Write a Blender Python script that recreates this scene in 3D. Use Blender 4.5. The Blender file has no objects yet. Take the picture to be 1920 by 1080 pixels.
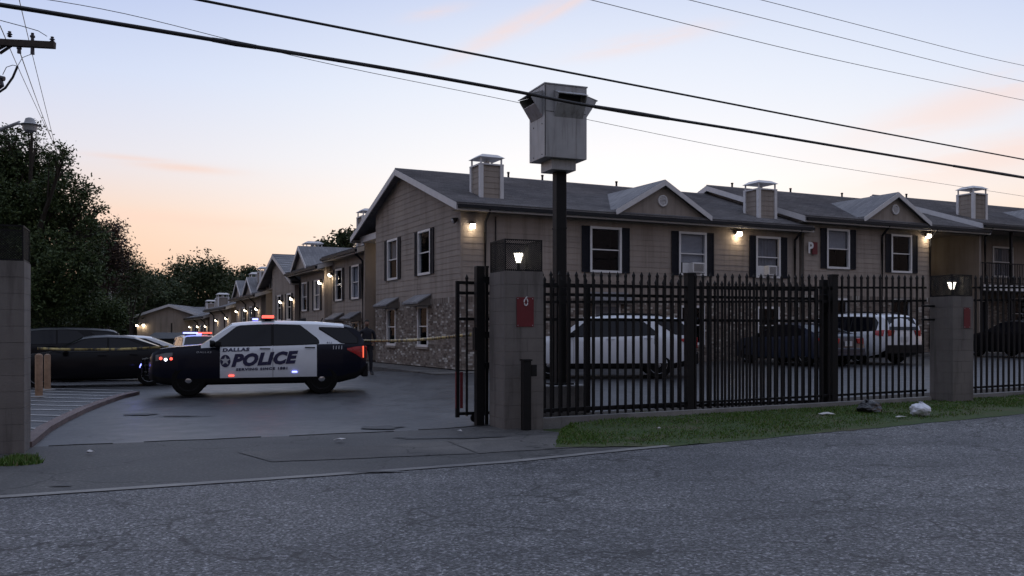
import bpy, bmesh, math, random
from mathutils import Vector, Matrix, noise as mnoise

R = math.radians
random.seed(7)
scene = bpy.context.scene
COL = scene.collection

# ------------------------------------------------------------------ camera
EYE, F, HZ = 1.55, 1700.0, 622.0
cam_d = bpy.data.cameras.new('camera')
cam_d.sensor_width = 36.0
cam_d.lens = 36.0 * F / 1920.0
cam_d.shift_y = (HZ - 540.0) / 1920.0
cam_d.clip_start = 0.1
cam_d.clip_end = 3000
cam = bpy.data.objects.new('camera', cam_d)
cam.location = (0, 0, EYE)
cam.rotation_euler = (R(90), 0, 0)
COL.objects.link(cam)
scene.camera = cam

# ------------------------------------------------------------------ exposure
vs = scene.view_settings
vs.view_transform = 'Standard'
vs.look = 'None'
vs.exposure = 0.0
vs.gamma = 1.0
scene.cycles.use_denoising = True
scene.cycles.max_bounces = 5
scene.cycles.transparent_max_bounces = 8
scene.cycles.sample_clamp_indirect = 4.0
scene.cycles.caustics_reflective = False
scene.cycles.caustics_refractive = False
scene.cycles.use_adaptive_sampling = True
scene.cycles.adaptive_threshold = 0.02

# ------------------------------------------------------------------ dusk sky
SUN_AZ = R(7)          # to the right of the view axis, below the roofs
SUN_EL = R(1.0)


def lin(c):
    out = []
    for v in c[:3]:
        v = v / 255.0
        out.append(v / 12.92 if v <= 0.04045 else ((v + 0.055) / 1.055) ** 2.4)
    return (*out, 1.0)


world = bpy.data.worlds.new('World')
scene.world = world
world.use_nodes = True
wn, wl = world.node_tree.nodes, world.node_tree.links
wn.clear()


def W(t, **kw):
    n = wn.new(t)
    for k, v in kw.items():
        setattr(n, k, v)
    return n


def wmath(op, a, b=None, clamp=False):
    n = W('ShaderNodeMath', operation=op, use_clamp=clamp)
    for i, s in enumerate((a, b)):
        if s is None:
            continue
        if isinstance(s, (int, float)):
            n.inputs[i].default_value = s
        else:
            wl.new(s, n.inputs[i])
    return n.outputs[0]


def wramp(fac, stops, interp='EASE'):
    n = W('ShaderNodeValToRGB')
    cr = n.color_ramp
    cr.interpolation = interp
    while len(cr.elements) < len(stops):
        cr.elements.new(0.5)
    for e, (p, c) in zip(cr.elements, stops):
        e.position = p
        e.color = c
    wl.new(fac, n.inputs[0])
    return n.outputs[0]


def wmix(fac, a, b):
    n = W('ShaderNodeMix', data_type='RGBA')
    if isinstance(fac, (int, float)):
        n.inputs[0].default_value = fac
    else:
        wl.new(fac, n.inputs[0])
    for i, s in ((6, a), (7, b)):
        if isinstance(s, tuple):
            n.inputs[i].default_value = s
        else:
            wl.new(s, n.inputs[i])
    return n.outputs[2]


tc = W('ShaderNodeTexCoord')
sep = W('ShaderNodeSeparateXYZ')
wl.new(tc.outputs['Generated'], sep.inputs[0])
sx, sy, sz = sep.outputs
el = wmath('ARCSINE', sz)                               # radians above the horizon
az = wmath('ARCTAN2', sx, sy)                           # 0 = view axis, + = right
daz = wmath('SUBTRACT', az, SUN_AZ)
cosd = wmath('COSINE', daz)
eln = wmath('DIVIDE', el, math.pi / 2, clamp=True)
sunward = wramp(eln, [(0.0, lin((247, 196, 160))), (0.035, lin((249, 203, 170))), (0.075, lin((249, 213, 187))),
                      (0.115, lin((228, 224, 234))), (0.165, lin((206, 217, 245))), (0.23, lin((174, 190, 234))),
                      (0.45, lin((196, 210, 240))), (1.0, lin((202, 215, 243)))], 'LINEAR')
away = wramp(eln, [(0.0, lin((112, 104, 110))), (0.10, lin((128, 119, 125))), (0.25, lin((146, 148, 166))),
                   (1.0, lin((202, 215, 243)))], 'LINEAR')
turn = W('ShaderNodeMapRange', interpolation_type='SMOOTHSTEP')
turn.inputs['From Min'].default_value = 0.85
turn.inputs['From Max'].default_value = -0.85
wl.new(cosd, turn.inputs['Value'])
base = wmix(turn.outputs[0], sunward, away)
# afterglow round the sunken sun
g1 = wmath('POWER', wmath('MAXIMUM', cosd, 0.0), 14.0)
ge = wmath('DIVIDE', wmath('SUBTRACT', el, 0.15), 0.15)
g2 = wmath('EXPONENT', wmath('MULTIPLY', wmath('MULTIPLY', ge, ge), -1.0))
glow = wmath('MULTIPLY', wmath('MULTIPLY', g1, g2), 0.97)
base = wmix(glow, base, (1.14, 1.10, 1.00, 1.0))
# a broader lightening of the upper sky on the sunward side
b1 = wmath('POWER', wmath('MAXIMUM', cosd, 0.0), 9.0)
be = wmath('DIVIDE', wmath('SUBTRACT', el, 0.26), 0.16)
b2 = wmath('EXPONENT', wmath('MULTIPLY', wmath('MULTIPLY', be, be), -1.0))
base = wmix(wmath('MULTIPLY', wmath('MULTIPLY', b1, b2), 0.62), base, lin((224, 237, 255)))
# wisps of lit cloud
cv = W('ShaderNodeCombineXYZ')
wl.new(wmath('MULTIPLY', az, 5.0), cv.inputs[0])
wl.new(wmath('ADD', wmath('MULTIPLY', el, 26.0), wmath('MULTIPLY', az, -2.0)), cv.inputs[1])
nz = W('ShaderNodeTexNoise')
nz.inputs['Scale'].default_value = 1.6
nz.inputs['Detail'].default_value = 6
nz.inputs['Roughness'].default_value = 0.6
wl.new(cv.outputs[0], nz.inputs['Vector'])


def cloud(px, py, rx, ry, shear=0.0):
    a0, e0 = math.atan((px - 960) / F), math.atan((HZ - py) / F)
    da = wmath('SUBTRACT', az, a0)
    u = wmath('DIVIDE', da, rx / F)
    v = wmath('DIVIDE', wmath('SUBTRACT', wmath('SUBTRACT', el, e0), wmath('MULTIPLY', da, shear)), ry / F)
    return wmath('EXPONENT', wmath('MULTIPLY', wmath('ADD', wmath('MULTIPLY', u, u), wmath('MULTIPLY', v, v)), -1.0))


cm = None
for c in ((960, 52, 120, 16, 0.45), (1060, 14, 90, 10, 0.5), (1205, 84, 120, 14, 0.15), 
          (1830, 240, 190, 34, 0.22), (1950, 320, 260, 30, 0.15), (300, 425, 300, 14, -0.05), (820, 24, 50, 9, 0.2)):
    k = cloud(*c)
    cm = k if cm is None else wmath('MAXIMUM', cm, k)
nm = W('ShaderNodeMapRange', interpolation_type='SMOOTHSTEP')
nm.inputs['From Min'].default_value = 0.26
nm.inputs['From Max'].default_value = 0.56
wl.new(nz.outputs['Fac'], nm.inputs['Value'])
base = wmix(wmath('MULTIPLY', wmath('MULTIPLY', cm, nm.outputs[0]), 0.50), base, lin((253, 218, 203)))
low = wmath('MULTIPLY', wmath('MAXIMUM', cloud(345, 333, 75, 7, -0.03), wmath('MULTIPLY', cloud(250, 322, 70, 5, -0.03), 0.6)), wmath('ADD', wmath('MULTIPLY', nz.outputs['Fac'], 1.2), 0.25))
base = wmix(wmath('MULTIPLY', low, 0.60, True), base, lin((252, 204, 178)))
sky = W('ShaderNodeTexSky', sky_type='NISHITA')
sky.sun_disc = False
sky.sun_elevation = SUN_EL
sky.sun_rotation = SUN_AZ
sky.air_density = 1.2
sky.dust_density = 1.5
add = W('ShaderNodeMix', data_type='RGBA', blend_type='ADD')
add.inputs[0].default_value = 0.02
wl.new(base, add.inputs[6])
wl.new(sky.outputs[0], add.inputs[7])
bg = W('ShaderNodeBackground')
bg.inputs['Strength'].default_value = 0.985
wl.new(add.outputs[2], bg.inputs['Color'])
out = W('ShaderNodeOutputWorld')
wl.new(bg.outputs[0], out.inputs['Surface'])

# ------------------------------------------------------------------ the last of the sun, behind the roofs
sun_d = bpy.data.lights.new('sun', 'SUN')
sun_d.energy = 0.12
sun_d.angle = R(12)
sun_d.color = (1.0, 0.8, 0.62)
sun = bpy.data.objects.new('sun', sun_d)
sdir = Vector((math.sin(SUN_AZ) * math.cos(R(3)), math.cos(SUN_AZ) * math.cos(R(3)), math.sin(R(3))))
sun.rotation_euler = sdir.to_track_quat('Z', 'Y').to_euler()
COL.objects.link(sun)


# ================================================================== helpers
def at(x, y, D):
    """point seen at photo pixel (x, y) at distance D along the view axis"""
    return Vector(((x - 960) / F * D, D, EYE - (y - HZ) / F * D))


def sstep(a, b, t):
    t = max(0.0, min(1.0, (t - a) / (b - a)))
    return t * t * (3 - 2 * t)


def sp(x, k=1.5):
    return k * math.log1p(math.exp(max(-40, min(40, x / k)))) if x / k < 30 else x


def h(X, Y):
    z = 0.0135 * sp(min(X, 60))
    z += 0.24 * sstep(16, 30, Y) * sstep(-11, -1, X)
    z += 0.05 * sstep(-2.0, 1.0, X) * sstep(12, 15.5, Y)
    z -= 0.05 * sp(min(Y, 120) - 34, 2.0) * sstep(5, -3, X)
    z += 0.05 * mnoise.noise(Vector((X * 0.13, Y * 0.13, 3.1))) * sstep(14, 20, Y)
    return z


def gnd(x, y):
    """ground point under photo pixel (x, y)"""
    D = 15.0
    for _ in range(60):
        X = (x - 960) / F * D
        Dn = (EYE - h(X, D)) * F / (y - HZ)
        D += 0.5 * (Dn - D)
    X = (x - 960) / F * D
    return Vector((X, D, h(X, D)))


class MB:
    def __init__(s):
        s.v, s.f, s.m = [], [], []

    def add(s, vs, fs, m=0):
        o = len(s.v)
        s.v += [tuple(p) for p in vs]
        s.f += [tuple(o + i for i in f) for f in fs]
        s.m += [m] * len(fs)
        return s

    def hexa(s, p, m=0):
        """8 corners: bottom 0-3, top 4-7"""
        return s.add(p, [(3, 2, 1, 0), (4, 5, 6, 7), (0, 1, 5, 4), (1, 2, 6, 5), (2, 3, 7, 6), (3, 0, 4, 7)], m)

    def box(s, x0, y0, z0, x1, y1, z1, m=0):
        return s.hexa([(x0, y0, z0), (x1, y0, z0), (x1, y1, z0), (x0, y1, z0),
                       (x0, y0, z1), (x1, y0, z1), (x1, y1, z1), (x0, y1, z1)], m)

    def bar(s, a, b, w, t, up=(0, 0, 1), m=0):
        a, b = Vector(a), Vector(b)
        d = (b - a).normalized()
        up = Vector(up)
        sd = d.cross(up)
        if sd.length < 1e-5:
            sd = d.cross(Vector((1, 0, 0)))
        sd.normalize()
        u2 = sd.cross(d).normalized()
        sd = sd * w / 2
        u2 = u2 * t / 2
        return s.hexa([a - sd - u2, a + sd - u2, a + sd + u2, a - sd + u2,
                       b - sd - u2, b + sd - u2, b + sd + u2, b - sd + u2], m)

    def tube(s, pts, rad, n=8, m=0, cap=True):
        pts = [Vector(p) for p in pts]
        if not hasattr(rad, '__len__'):
            rad = [rad] * len(pts)
        o = len(s.v)
        ref = Vector((0, 0, 1))
        d0 = (pts[1] - pts[0]).normalized()
        if abs(d0.z) > 0.9:
            ref = Vector((1, 0, 0))
        for i, p in enumerate(pts):
            d = (pts[min(i + 1, len(pts) - 1)] - pts[max(i - 1, 0)]).normalized()
            a = d.cross(ref)
            if a.length < 1e-4:
                a = d.cross(Vector((0, 1, 0)))
            a.normalize()
            b = d.cross(a)
            for k in range(n):
                t = 2 * math.pi * k / n
                s.v.append(tuple(p + (a * math.cos(t) + b * math.sin(t)) * rad[i]))
        for i in range(len(pts) - 1):
            for k in range(n):
                s.f.append((o + i * n + k, o + i * n + (k + 1) % n, o + (i + 1) * n + (k + 1) % n, o + (i + 1) * n + k))
                s.m.append(m)
        if cap:
            s.f.append(tuple(o + k for k in range(n))[::-1])
            s.f.append(tuple(o + (len(pts) - 1) * n + k for k in range(n)))
            s.m += [m, m]
        return s

    def lathe(s, prof, M=Matrix(), n=24, m=0):
        """prof: list of (r, t); axis = local z of M"""
        o = len(s.v)
        for r, t in prof:
            for k in range(n):
                a = 2 * math.pi * k / n
                s.v.append(tuple(M @ Vector((r * math.cos(a), r * math.sin(a), t))))
        for i in range(len(prof) - 1):
            for k in range(n):
                s.f.append((o + i * n + k, o + i * n + (k + 1) % n, o + (i + 1) * n + (k + 1) % n, o + (i + 1) * n + k))
                s.m.append(m)
        s.f.append(tuple(o + k for k in range(n))[::-1])
        s.f.append(tuple(o + (len(prof) - 1) * n + k for k in range(n)))
        s.m += [m, m]
        return s

    def prism(s, poly, fn, t0, t1, m=0):
        """poly: 2-D points; fn(p, q, t) -> xyz"""
        n = len(poly)
        vs = [fn(p[0], p[1], t0) for p in poly] + [fn(p[0], p[1], t1) for p in poly]
        fs = [tuple(range(n))[::-1], tuple(range(n, 2 * n))]
        fs += [(i, (i + 1) % n, n + (i + 1) % n, n + i) for i in range(n)]
        return s.add(vs, fs, m)

    def mesh(s, name, mats, smooth=0):
        me = bpy.data.meshes.new(name)
        me.from_pydata(s.v, [], s.f)
        for mt in (mats if isinstance(mats, (list, tuple)) else [mats]):
            me.materials.append(mt)
        if any(s.m):
            me.polygons.foreach_set('material_index', s.m)
        if smooth:
            me.polygons.foreach_set('use_smooth', [True] * len(me.polygons))
            if smooth < 180:
                me.set_sharp_from_angle(angle=R(smooth))
        me.update()
        return me

    def build(s, name, mats, parent=None, smooth=0, bevel=0.0, loc=None):
        return link(name, s.mesh(name, mats, smooth), parent, bevel, loc)


def link(name, data, parent=None, bevel=0.0, loc=None):
    o = bpy.data.objects.new(name, data)
    COL.objects.link(o)
    if parent is not None:
        o.parent = parent
    if loc is not None:
        o.location = loc
    if bevel:
        b = o.modifiers.new('bevel', 'BEVEL')
        b.width = bevel
        b.segments = 2
        b.limit_method = 'ANGLE'
    return o


def tag(o, label=None, cat=None, group=None, kind=None):
    if label:
        o['label'] = label
    if cat:
        o['category'] = cat
    if group:
        o['group'] = group
    if kind:
        o['kind'] = kind
    return o


def empty(name, loc=(0, 0, 0), rz=0.0, label=None, cat=None, group=None):
    o = bpy.data.objects.new(name, None)
    COL.objects.link(o)
    o.location = loc
    o.rotation_euler = (0, 0, rz)
    o.empty_display_size = 0.2
    return tag(o, label, cat, group)


def struct(o):
    o['kind'] = 'structure'
    return o


# ------------------------------------------------------------------ materials
class NT:
    def __init__(s, name):
        s.mat = bpy.data.materials.new(name)
        s.mat.use_nodes = True
        s.n, s.l = s.mat.node_tree.nodes, s.mat.node_tree.links
        s.b = s.n['Principled BSDF']

    def new(s, t, **kw):
        n = s.n.new(t)
        for k, v in kw.items():
            setattr(n, k, v)
        return n

    def noise(s, scale, detail=4, rough=0.55, vec=None):
        n = s.new('ShaderNodeTexNoise')
        n.inputs['Scale'].default_value = scale
        n.inputs['Detail'].default_value = detail
        n.inputs['Roughness'].default_value = rough
        s.l.new(vec or s.coord(), n.inputs['Vector'])
        return n.outputs['Fac']

    def coord(s, scale=None):
        if not hasattr(s, 'tc'):
            s.tc = s.new('ShaderNodeTexCoord')
        o = s.tc.outputs['Object']
        if scale:
            mp = s.new('ShaderNodeMapping')
            mp.inputs['Scale'].default_value = scale
            s.l.new(o, mp.inputs['Vector'])
            return mp.outputs[0]
        return o

    def ramp(s, fac, stops, interp='LINEAR'):
        n = s.new('ShaderNodeValToRGB')
        n.color_ramp.interpolation = interp
        while len(n.color_ramp.elements) < len(stops):
            n.color_ramp.elements.new(0.5)
        for e, (p, c) in zip(n.color_ramp.elements, stops):
            e.position = p
            e.color = (*c, 1.0) if len(c) == 3 else c
        s.l.new(fac, n.inputs[0])
        return n.outputs[0]

    def mix(s, fac, a, b, blend='MIX'):
        n = s.new('ShaderNodeMix', data_type='RGBA', blend_type=blend)
        if isinstance(fac, (int, float)):
            n.inputs[0].default_value = fac
        else:
            s.l.new(fac, n.inputs[0])
        for i, v in ((6, a), (7, b)):
            if isinstance(v, tuple):
                n.inputs[i].default_value = (*v, 1.0) if len(v) == 3 else v
            else:
                s.l.new(v, n.inputs[i])
        return n.outputs[2]

    def bump(s, height, strength=0.3, dist=0.01):
        n = s.new('ShaderNodeBump')
        n.inputs['Strength'].default_value = strength
        n.inputs['Distance'].default_value = dist
        s.l.new(height, n.inputs['Height'])
        s.l.new(n.outputs[0], s.b.inputs['Normal'])

    def set(s, **kw):
        for k, v in kw.items():
            i = s.b.inputs[k.replace('_', ' ')]
            if isinstance(v, (int, float)):
                i.default_value = v
            elif isinstance(v, tuple):
                i.default_value = (*v, 1.0) if len(v) == 3 else v
            else:
                s.l.new(v, i)
        return s


def sc3(c, k):
    return tuple(max(0.0, min(1.0, v * k)) for v in c)


def mat(name, col, rough=0.7, metal=0.0, var=0.18, scale=6.0, bump=0.0, bscale=60.0, spec=0.5, coat=0.0):
    t = NT(name)
    n = t.noise(scale, 5)
    t.set(Base_Color=t.ramp(n, [(0.25, sc3(col, 1 - var)), (0.75, sc3(col, 1 + var))]), Roughness=rough, Metallic=metal)
    t.b.inputs['Specular IOR Level'].default_value = spec
    t.b.inputs['Coat Weight'].default_value = coat
    if bump:
        t.bump(t.noise(bscale, 4), bump, 0.01)
    return t.mat


def emis(name, col, strength, base=(0.8, 0.8, 0.8)):
    t = NT(name)
    n = t.noise(30, 2)
    t.set(Base_Color=base, Roughness=0.3, Emission_Color=t.ramp(n, [(0.2, sc3(col, 0.93)), (0.8, col)]),
          Emission_Strength=strength)
    return t.mat


def island(name, stops, rough=0.85, bump=0.25, bscale=50, spec=0.4):
    """each loose piece its own shade"""
    t = NT(name)
    g = t.new('ShaderNodeNewGeometry')
    c = t.ramp(g.outputs['Random Per Island'], stops)
    n = t.noise(14, 4)
    c = t.mix(0.5, c, t.ramp(n, [(0.3, (0.55, 0.55, 0.55)), (0.7, (1.0, 1.0, 1.0))]), 'MULTIPLY')
    t.set(Base_Color=c, Roughness=rough)
    t.b.inputs['Specular IOR Level'].default_value = spec
    if bump:
        t.bump(t.noise(bscale, 4), bump, 0.01)
    return t.mat


def m_road():
    t = NT('chip_seal_road')
    v = t.new('ShaderNodeTexVoronoi', feature='F1')
    v.inputs['Scale'].default_value = 52
    t.l.new(t.coord(), v.inputs['Vector'])
    big = t.noise(0.35, 5, 0.6)
    mid = t.noise(2.6, 6, 0.65)
    grit = t.noise(30, 5, 0.8)
    agg = t.ramp(v.outputs['Color'], [(0.25, (0.055, 0.056, 0.060)), (0.5, (0.105, 0.106, 0.112)), (0.68, (0.135, 0.136, 0.143)), (0.82, (0.30, 0.30, 0.31))])
    hole = t.ramp(grit, [(0.40, (0.05, 0.05, 0.06)), (0.485, (0.85, 0.85, 0.85)), (0.62, (1.25, 1.25, 1.25))])
    pits = t.ramp(t.noise(24, 4, 0.75), [(0.39, (0.08, 0.08, 0.09)), (0.45, (1, 1, 1))])
    hole = t.mix(1.0, hole, pits, 'MULTIPLY')
    c = t.mix(1.0, agg, hole, 'MULTIPLY')
    c = t.mix(1.0, c, t.ramp(big, [(0.32, (0.62, 0.63, 0.66)), (0.68, (1.22, 1.21, 1.19))]), 'MULTIPLY')
    c = t.mix(1.0, c, t.ramp(mid, [(0.3, (0.72, 0.72, 0.74)), (0.7, (1.15, 1.15, 1.15))]), 'MULTIPLY')
    # polished wheel tracks along the road
    mp = t.new('ShaderNodeMapping')
    mp.inputs['Rotation'].default_value = (0, 0, R(-24.5))
    mp.inputs['Scale'].default_value = (0.05, 0.62, 1)
    t.l.new(t.coord(), mp.inputs['Vector'])
    trk = t.noise(1.0, 3, 0.5, mp.outputs[0])
    c = t.mix(1.0, c, t.ramp(trk, [(0.35, (0.68, 0.68, 0.70)), (0.65, (1.25, 1.25, 1.24))]), 'MULTIPLY')

    def cracks(scale, warp, width, gate_scale, g0, g1, dark):
        nn = t.new('ShaderNodeTexNoise')
        nn.inputs['Scale'].default_value = warp
        nn.inputs['Detail'].default_value = 4
        nn.inputs['Roughness'].default_value = 0.55
        t.l.new(t.coord(), nn.inputs['Vector'])
        sc = t.new('ShaderNodeVectorMath', operation='SCALE')
        sc.inputs[3].default_value = 0.45 / scale
        t.l.new(nn.outputs['Color'], sc.inputs[0])
        wv = t.new('ShaderNodeVectorMath', operation='ADD')
        t.l.new(t.coord(), wv.inputs[0])
        t.l.new(sc.outputs[0], wv.inputs[1])
        cr = t.new('ShaderNodeTexVoronoi', feature='DISTANCE_TO_EDGE')
        cr.inputs['Scale'].default_value = scale
        t.l.new(wv.outputs[0], cr.inputs['Vector'])
        ck = t.ramp(cr.outputs['Distance'], [(width * 0.4, (dark,) * 3), (width, (1, 1, 1))])
        gate = t.ramp(t.noise(gate_scale, 4, 0.6), [(g0, (0, 0, 0)), (g1, (1, 1, 1))])
        return t.mix(gate, (1, 1, 1), ck)
    c = t.mix(1.0, c, cracks(0.55, 1.6, 0.0105, 0.55, 0.42, 0.52, 0.08), 'MULTIPLY')
    c = t.mix(1.0, c, cracks(1.9, 3.4, 0.034, 0.9, 0.50, 0.60, 0.15), 'MULTIPLY')
    t.set(Base_Color=c, Roughness=0.6)
    t.b.inputs['Specular IOR Level'].default_value = 0.5
    t.bump(t.mix(0.5, v.outputs['Distance'], grit), 0.9, 0.014)
    return t.mat


def m_asphalt(name, lo, hi, rough=0.5, speck=0.25, crack=True, sc=1.0):
    t = NT(name)
    fine = t.noise(60 * sc, 3, 0.7)
    mid = t.noise(2.2, 6, 0.65)
    big = t.noise(0.28, 4, 0.6)
    c = t.ramp(mid, [(0.3, lo), (0.7, hi)])
    c = t.mix(1.0, c, t.ramp(fine, [(0.3, (1 - speck,) * 3), (0.62, (1.0,) * 3), (0.75, (1 + speck * 2.2,) * 3)]), 'MULTIPLY')
    c = t.mix(1.0, c, t.ramp(big, [(0.36, (0.55, 0.56, 0.60)), (0.64, (1.18, 1.18, 1.16))]), 'MULTIPLY')
    if crack:
        nn = t.new('ShaderNodeTexNoise')
        nn.inputs['Scale'].default_value = 0.9
        nn.inputs['Detail'].default_value = 6
        t.l.new(t.coord(), nn.inputs['Vector'])
        sc_ = t.new('ShaderNodeVectorMath', operation='SCALE')
        sc_.inputs[3].default_value = 1.6
        t.l.new(nn.outputs['Color'], sc_.inputs[0])
        wv = t.new('ShaderNodeVectorMath', operation='ADD')
        t.l.new(t.coord(), wv.inputs[0])
        t.l.new(sc_.outputs[0], wv.inputs[1])
        cr = t.new('ShaderNodeTexVoronoi', feature='DISTANCE_TO_EDGE')
        cr.inputs['Scale'].default_value = 0.36
        t.l.new(wv.outputs[0], cr.inputs['Vector'])
        ck = t.ramp(cr.outputs['Distance'], [(0.002, (0.35, 0.35, 0.35)), (0.008, (1, 1, 1))])
        c = t.mix(1.0, c, ck, 'MULTIPLY')
    t.set(Base_Color=c, Roughness=t.ramp(mid, [(0.3, (rough - 0.08,) * 3), (0.7, (rough + 0.1,) * 3)]))
    t.bump(fine, 0.35, 0.006)
    return t.mat


def m_verge():
    t = NT('verge_soil')
    a = t.noise(1.6, 6, 0.6)
    b = t.noise(18, 4, 0.6)
    c = t.ramp(a, [(0.38, (0.035, 0.070, 0.014)), (0.55, (0.055, 0.078, 0.020)), (0.7, (0.085, 0.068, 0.045))])
    c = t.mix(1.0, c, t.ramp(b, [(0.3, (0.6, 0.6, 0.6)), (0.7, (1.15, 1.15, 1.15))]), 'MULTIPLY')
    t.set(Base_Color=c, Roughness=0.95)
    t.bump(b, 0.6, 0.02)
    return t.mat


def m_leaf(name, stops, trans=0.25):
    t = NT(name)
    g = t.new('ShaderNodeNewGeometry')
    t.set(Base_Color=t.ramp(g.outputs['Random Per Island'], stops), Roughness=0.6)
    t.b.inputs['Specular IOR Level'].default_value = 0.3
    return t.mat


def m_glass(name, tint=(0.55, 0.6, 0.65), k=0.82):
    t = NT(name)
    t.n.remove(t.b)
    tr = t.new('ShaderNodeBsdfTransparent')
    tr.inputs[0].default_value = (*sc3(tint, k), 1)
    gl = t.new('ShaderNodeBsdfGlossy')
    gl.inputs['Roughness'].default_value = 0.03
    nz_ = t.noise(1.2, 2)
    t.l.new(t.ramp(nz_, [(0.2, (0.20, 0.22, 0.27)), (0.8, (0.26, 0.28, 0.33))]), gl.inputs[0])
    lw = t.new('ShaderNodeLayerWeight')
    lw.inputs[0].default_value = 0.5
    pw = t.new('ShaderNodeMath', operation='POWER')
    t.l.new(lw.outputs['Facing'], pw.inputs[0])
    pw.inputs[1].default_value = 4.0
    fr = t.new('ShaderNodeMath', operation='MULTIPLY_ADD')
    t.l.new(pw.outputs[0], fr.inputs[0])
    fr.inputs[1].default_value = 0.10
    fr.inputs[2].default_value = 0.03
    mx = t.new('ShaderNodeMixShader')
    t.l.new(fr.outputs[0], mx.inputs[0])
    t.l.new(tr.outputs[0], mx.inputs[1])
    t.l.new(gl.outputs[0], mx.inputs[2])
    t.l.new(mx.outputs[0], t.n['Material Output'].inputs[0])
    return t.mat


M = {}
M['road'] = m_road()
M['lot'] = m_asphalt('lot_asphalt', (0.036, 0.037, 0.042), (0.078, 0.080, 0.087), 0.45)
M['apron'] = m_asphalt('worn_apron_asphalt', (0.045, 0.044, 0.045), (0.105, 0.102, 0.100), 0.7, 0.6, True, 0.45)
M['concrete'] = m_asphalt('apron_concrete', (0.085, 0.081, 0.078), (0.15, 0.143, 0.137), 0.85, 0.35, True, 0.6)
M['kerb'] = m_asphalt('kerb_concrete', (0.18, 0.175, 0.17), (0.30, 0.29, 0.28), 0.8, 0.2, False)
M['redkerb'] = m_asphalt('faded_red_kerb', (0.15, 0.10, 0.095), (0.24, 0.19, 0.18), 0.8, 0.25, False)
M['paint'] = mat('worn_white_paint', (0.42, 0.42, 0.42), 0.7, var=0.35, scale=9)
M['ground'] = m_verge()
M['soil'] = mat('dark_soil', (0.035, 0.028, 0.022), 0.95, var=0.4, scale=9, bump=0.6, bscale=30)
M['grass'] = m_leaf('grass_blades', [(0.0, (0.045, 0.105, 0.014)), (0.6, (0.075, 0.150, 0.024)), (0.9, (0.11, 0.145, 0.035)), (1.0, (0.16, 0.13, 0.07))])
def m_siding(name, col):
    t = NT(name)
    blot = t.noise(0.7, 5, 0.6)
    st = t.noise(1.0, 5, 0.65, t.coord((3.2, 3.2, 0.25)))
    fine = t.noise(30, 4)
    c = t.ramp(blot, [(0.3, sc3(col, 0.86)), (0.7, sc3(col, 1.12))])
    c = t.mix(1.0, c, t.ramp(st, [(0.32, (0.74, 0.73, 0.72)), (0.52, (1, 1, 1)), (0.75, (1.06, 1.05, 1.04))]), 'MULTIPLY')
    oi = t.new('ShaderNodeObjectInfo')
    c = t.mix(1.0, c, t.ramp(oi.outputs['Random'], [(0.0, (0.94, 0.94, 0.95)), (1.0, (1.05, 1.04, 1.03))]), 'MULTIPLY')
    t.set(Base_Color=c, Roughness=0.8)
    t.b.inputs['Specular IOR Level'].default_value = 0.35
    t.bump(fine, 0.12, 0.01)
    return t.mat


M['siding'] = m_siding('taupe_siding', (0.335, 0.288, 0.252))
M['siding2'] = m_siding('taupe_siding_plain', (0.325, 0.282, 0.248))
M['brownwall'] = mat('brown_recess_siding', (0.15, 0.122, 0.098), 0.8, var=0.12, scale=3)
M['brick'] = island('mottled_brick', [(0.0, (0.13, 0.10, 0.085)), (0.35, (0.25, 0.21, 0.18)), (0.62, (0.33, 0.285, 0.25)),
                                      (0.8, (0.19, 0.155, 0.135)), (0.93, (0.55, 0.52, 0.48)), (1.0, (0.62, 0.59, 0.55))], 0.9)
M['mortar'] = mat('mortar', (0.27, 0.25, 0.23), 0.95, var=0.2, scale=20)
M['trim'] = mat('pale_trim', (0.66, 0.65, 0.66), 0.6, var=0.08, scale=5)
M['white'] = mat('white_frame', (0.74, 0.74, 0.75), 0.5, var=0.06, scale=5)
M['gutter'] = mat('dark_gutter', (0.014, 0.015, 0.019), 0.6, var=0.2, spec=0.25)
M['shutter'] = mat('dark_shutter', (0.012, 0.014, 0.022), 0.65, var=0.2, spec=0.2)
def m_roof():
    t = NT('roof_shingles')
    br = t.new('ShaderNodeTexBrick')
    br.inputs['Scale'].default_value = 1.0
    br.inputs['Brick Width'].default_value = 0.34
    br.inputs['Row Height'].default_value = 0.155
    br.inputs['Mortar Size'].default_value = 0.006
    br.inputs['Color1'].default_value = (0.28, 0.28, 0.295, 1)
    br.inputs['Color2'].default_value = (0.21, 0.211, 0.225, 1)
    br.inputs['Mortar'].default_value = (0.16, 0.16, 0.17, 1)
    t.l.new(t.coord(), br.inputs['Vector'])
    c = t.mix(1.0, br.outputs['Color'], t.ramp(t.noise(0.5, 5, 0.6), [(0.32, (0.78, 0.78, 0.80)), (0.68, (1.15, 1.14, 1.12))]), 'MULTIPLY')
    c = t.mix(1.0, c, t.ramp(t.noise(50, 3, 0.7), [(0.3, (0.7, 0.7, 0.7)), (0.7, (1.2, 1.2, 1.2))]), 'MULTIPLY')
    t.set(Base_Color=c, Roughness=0.95)
    t.b.inputs['Specular IOR Level'].default_value = 0.25
    return t.mat


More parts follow.
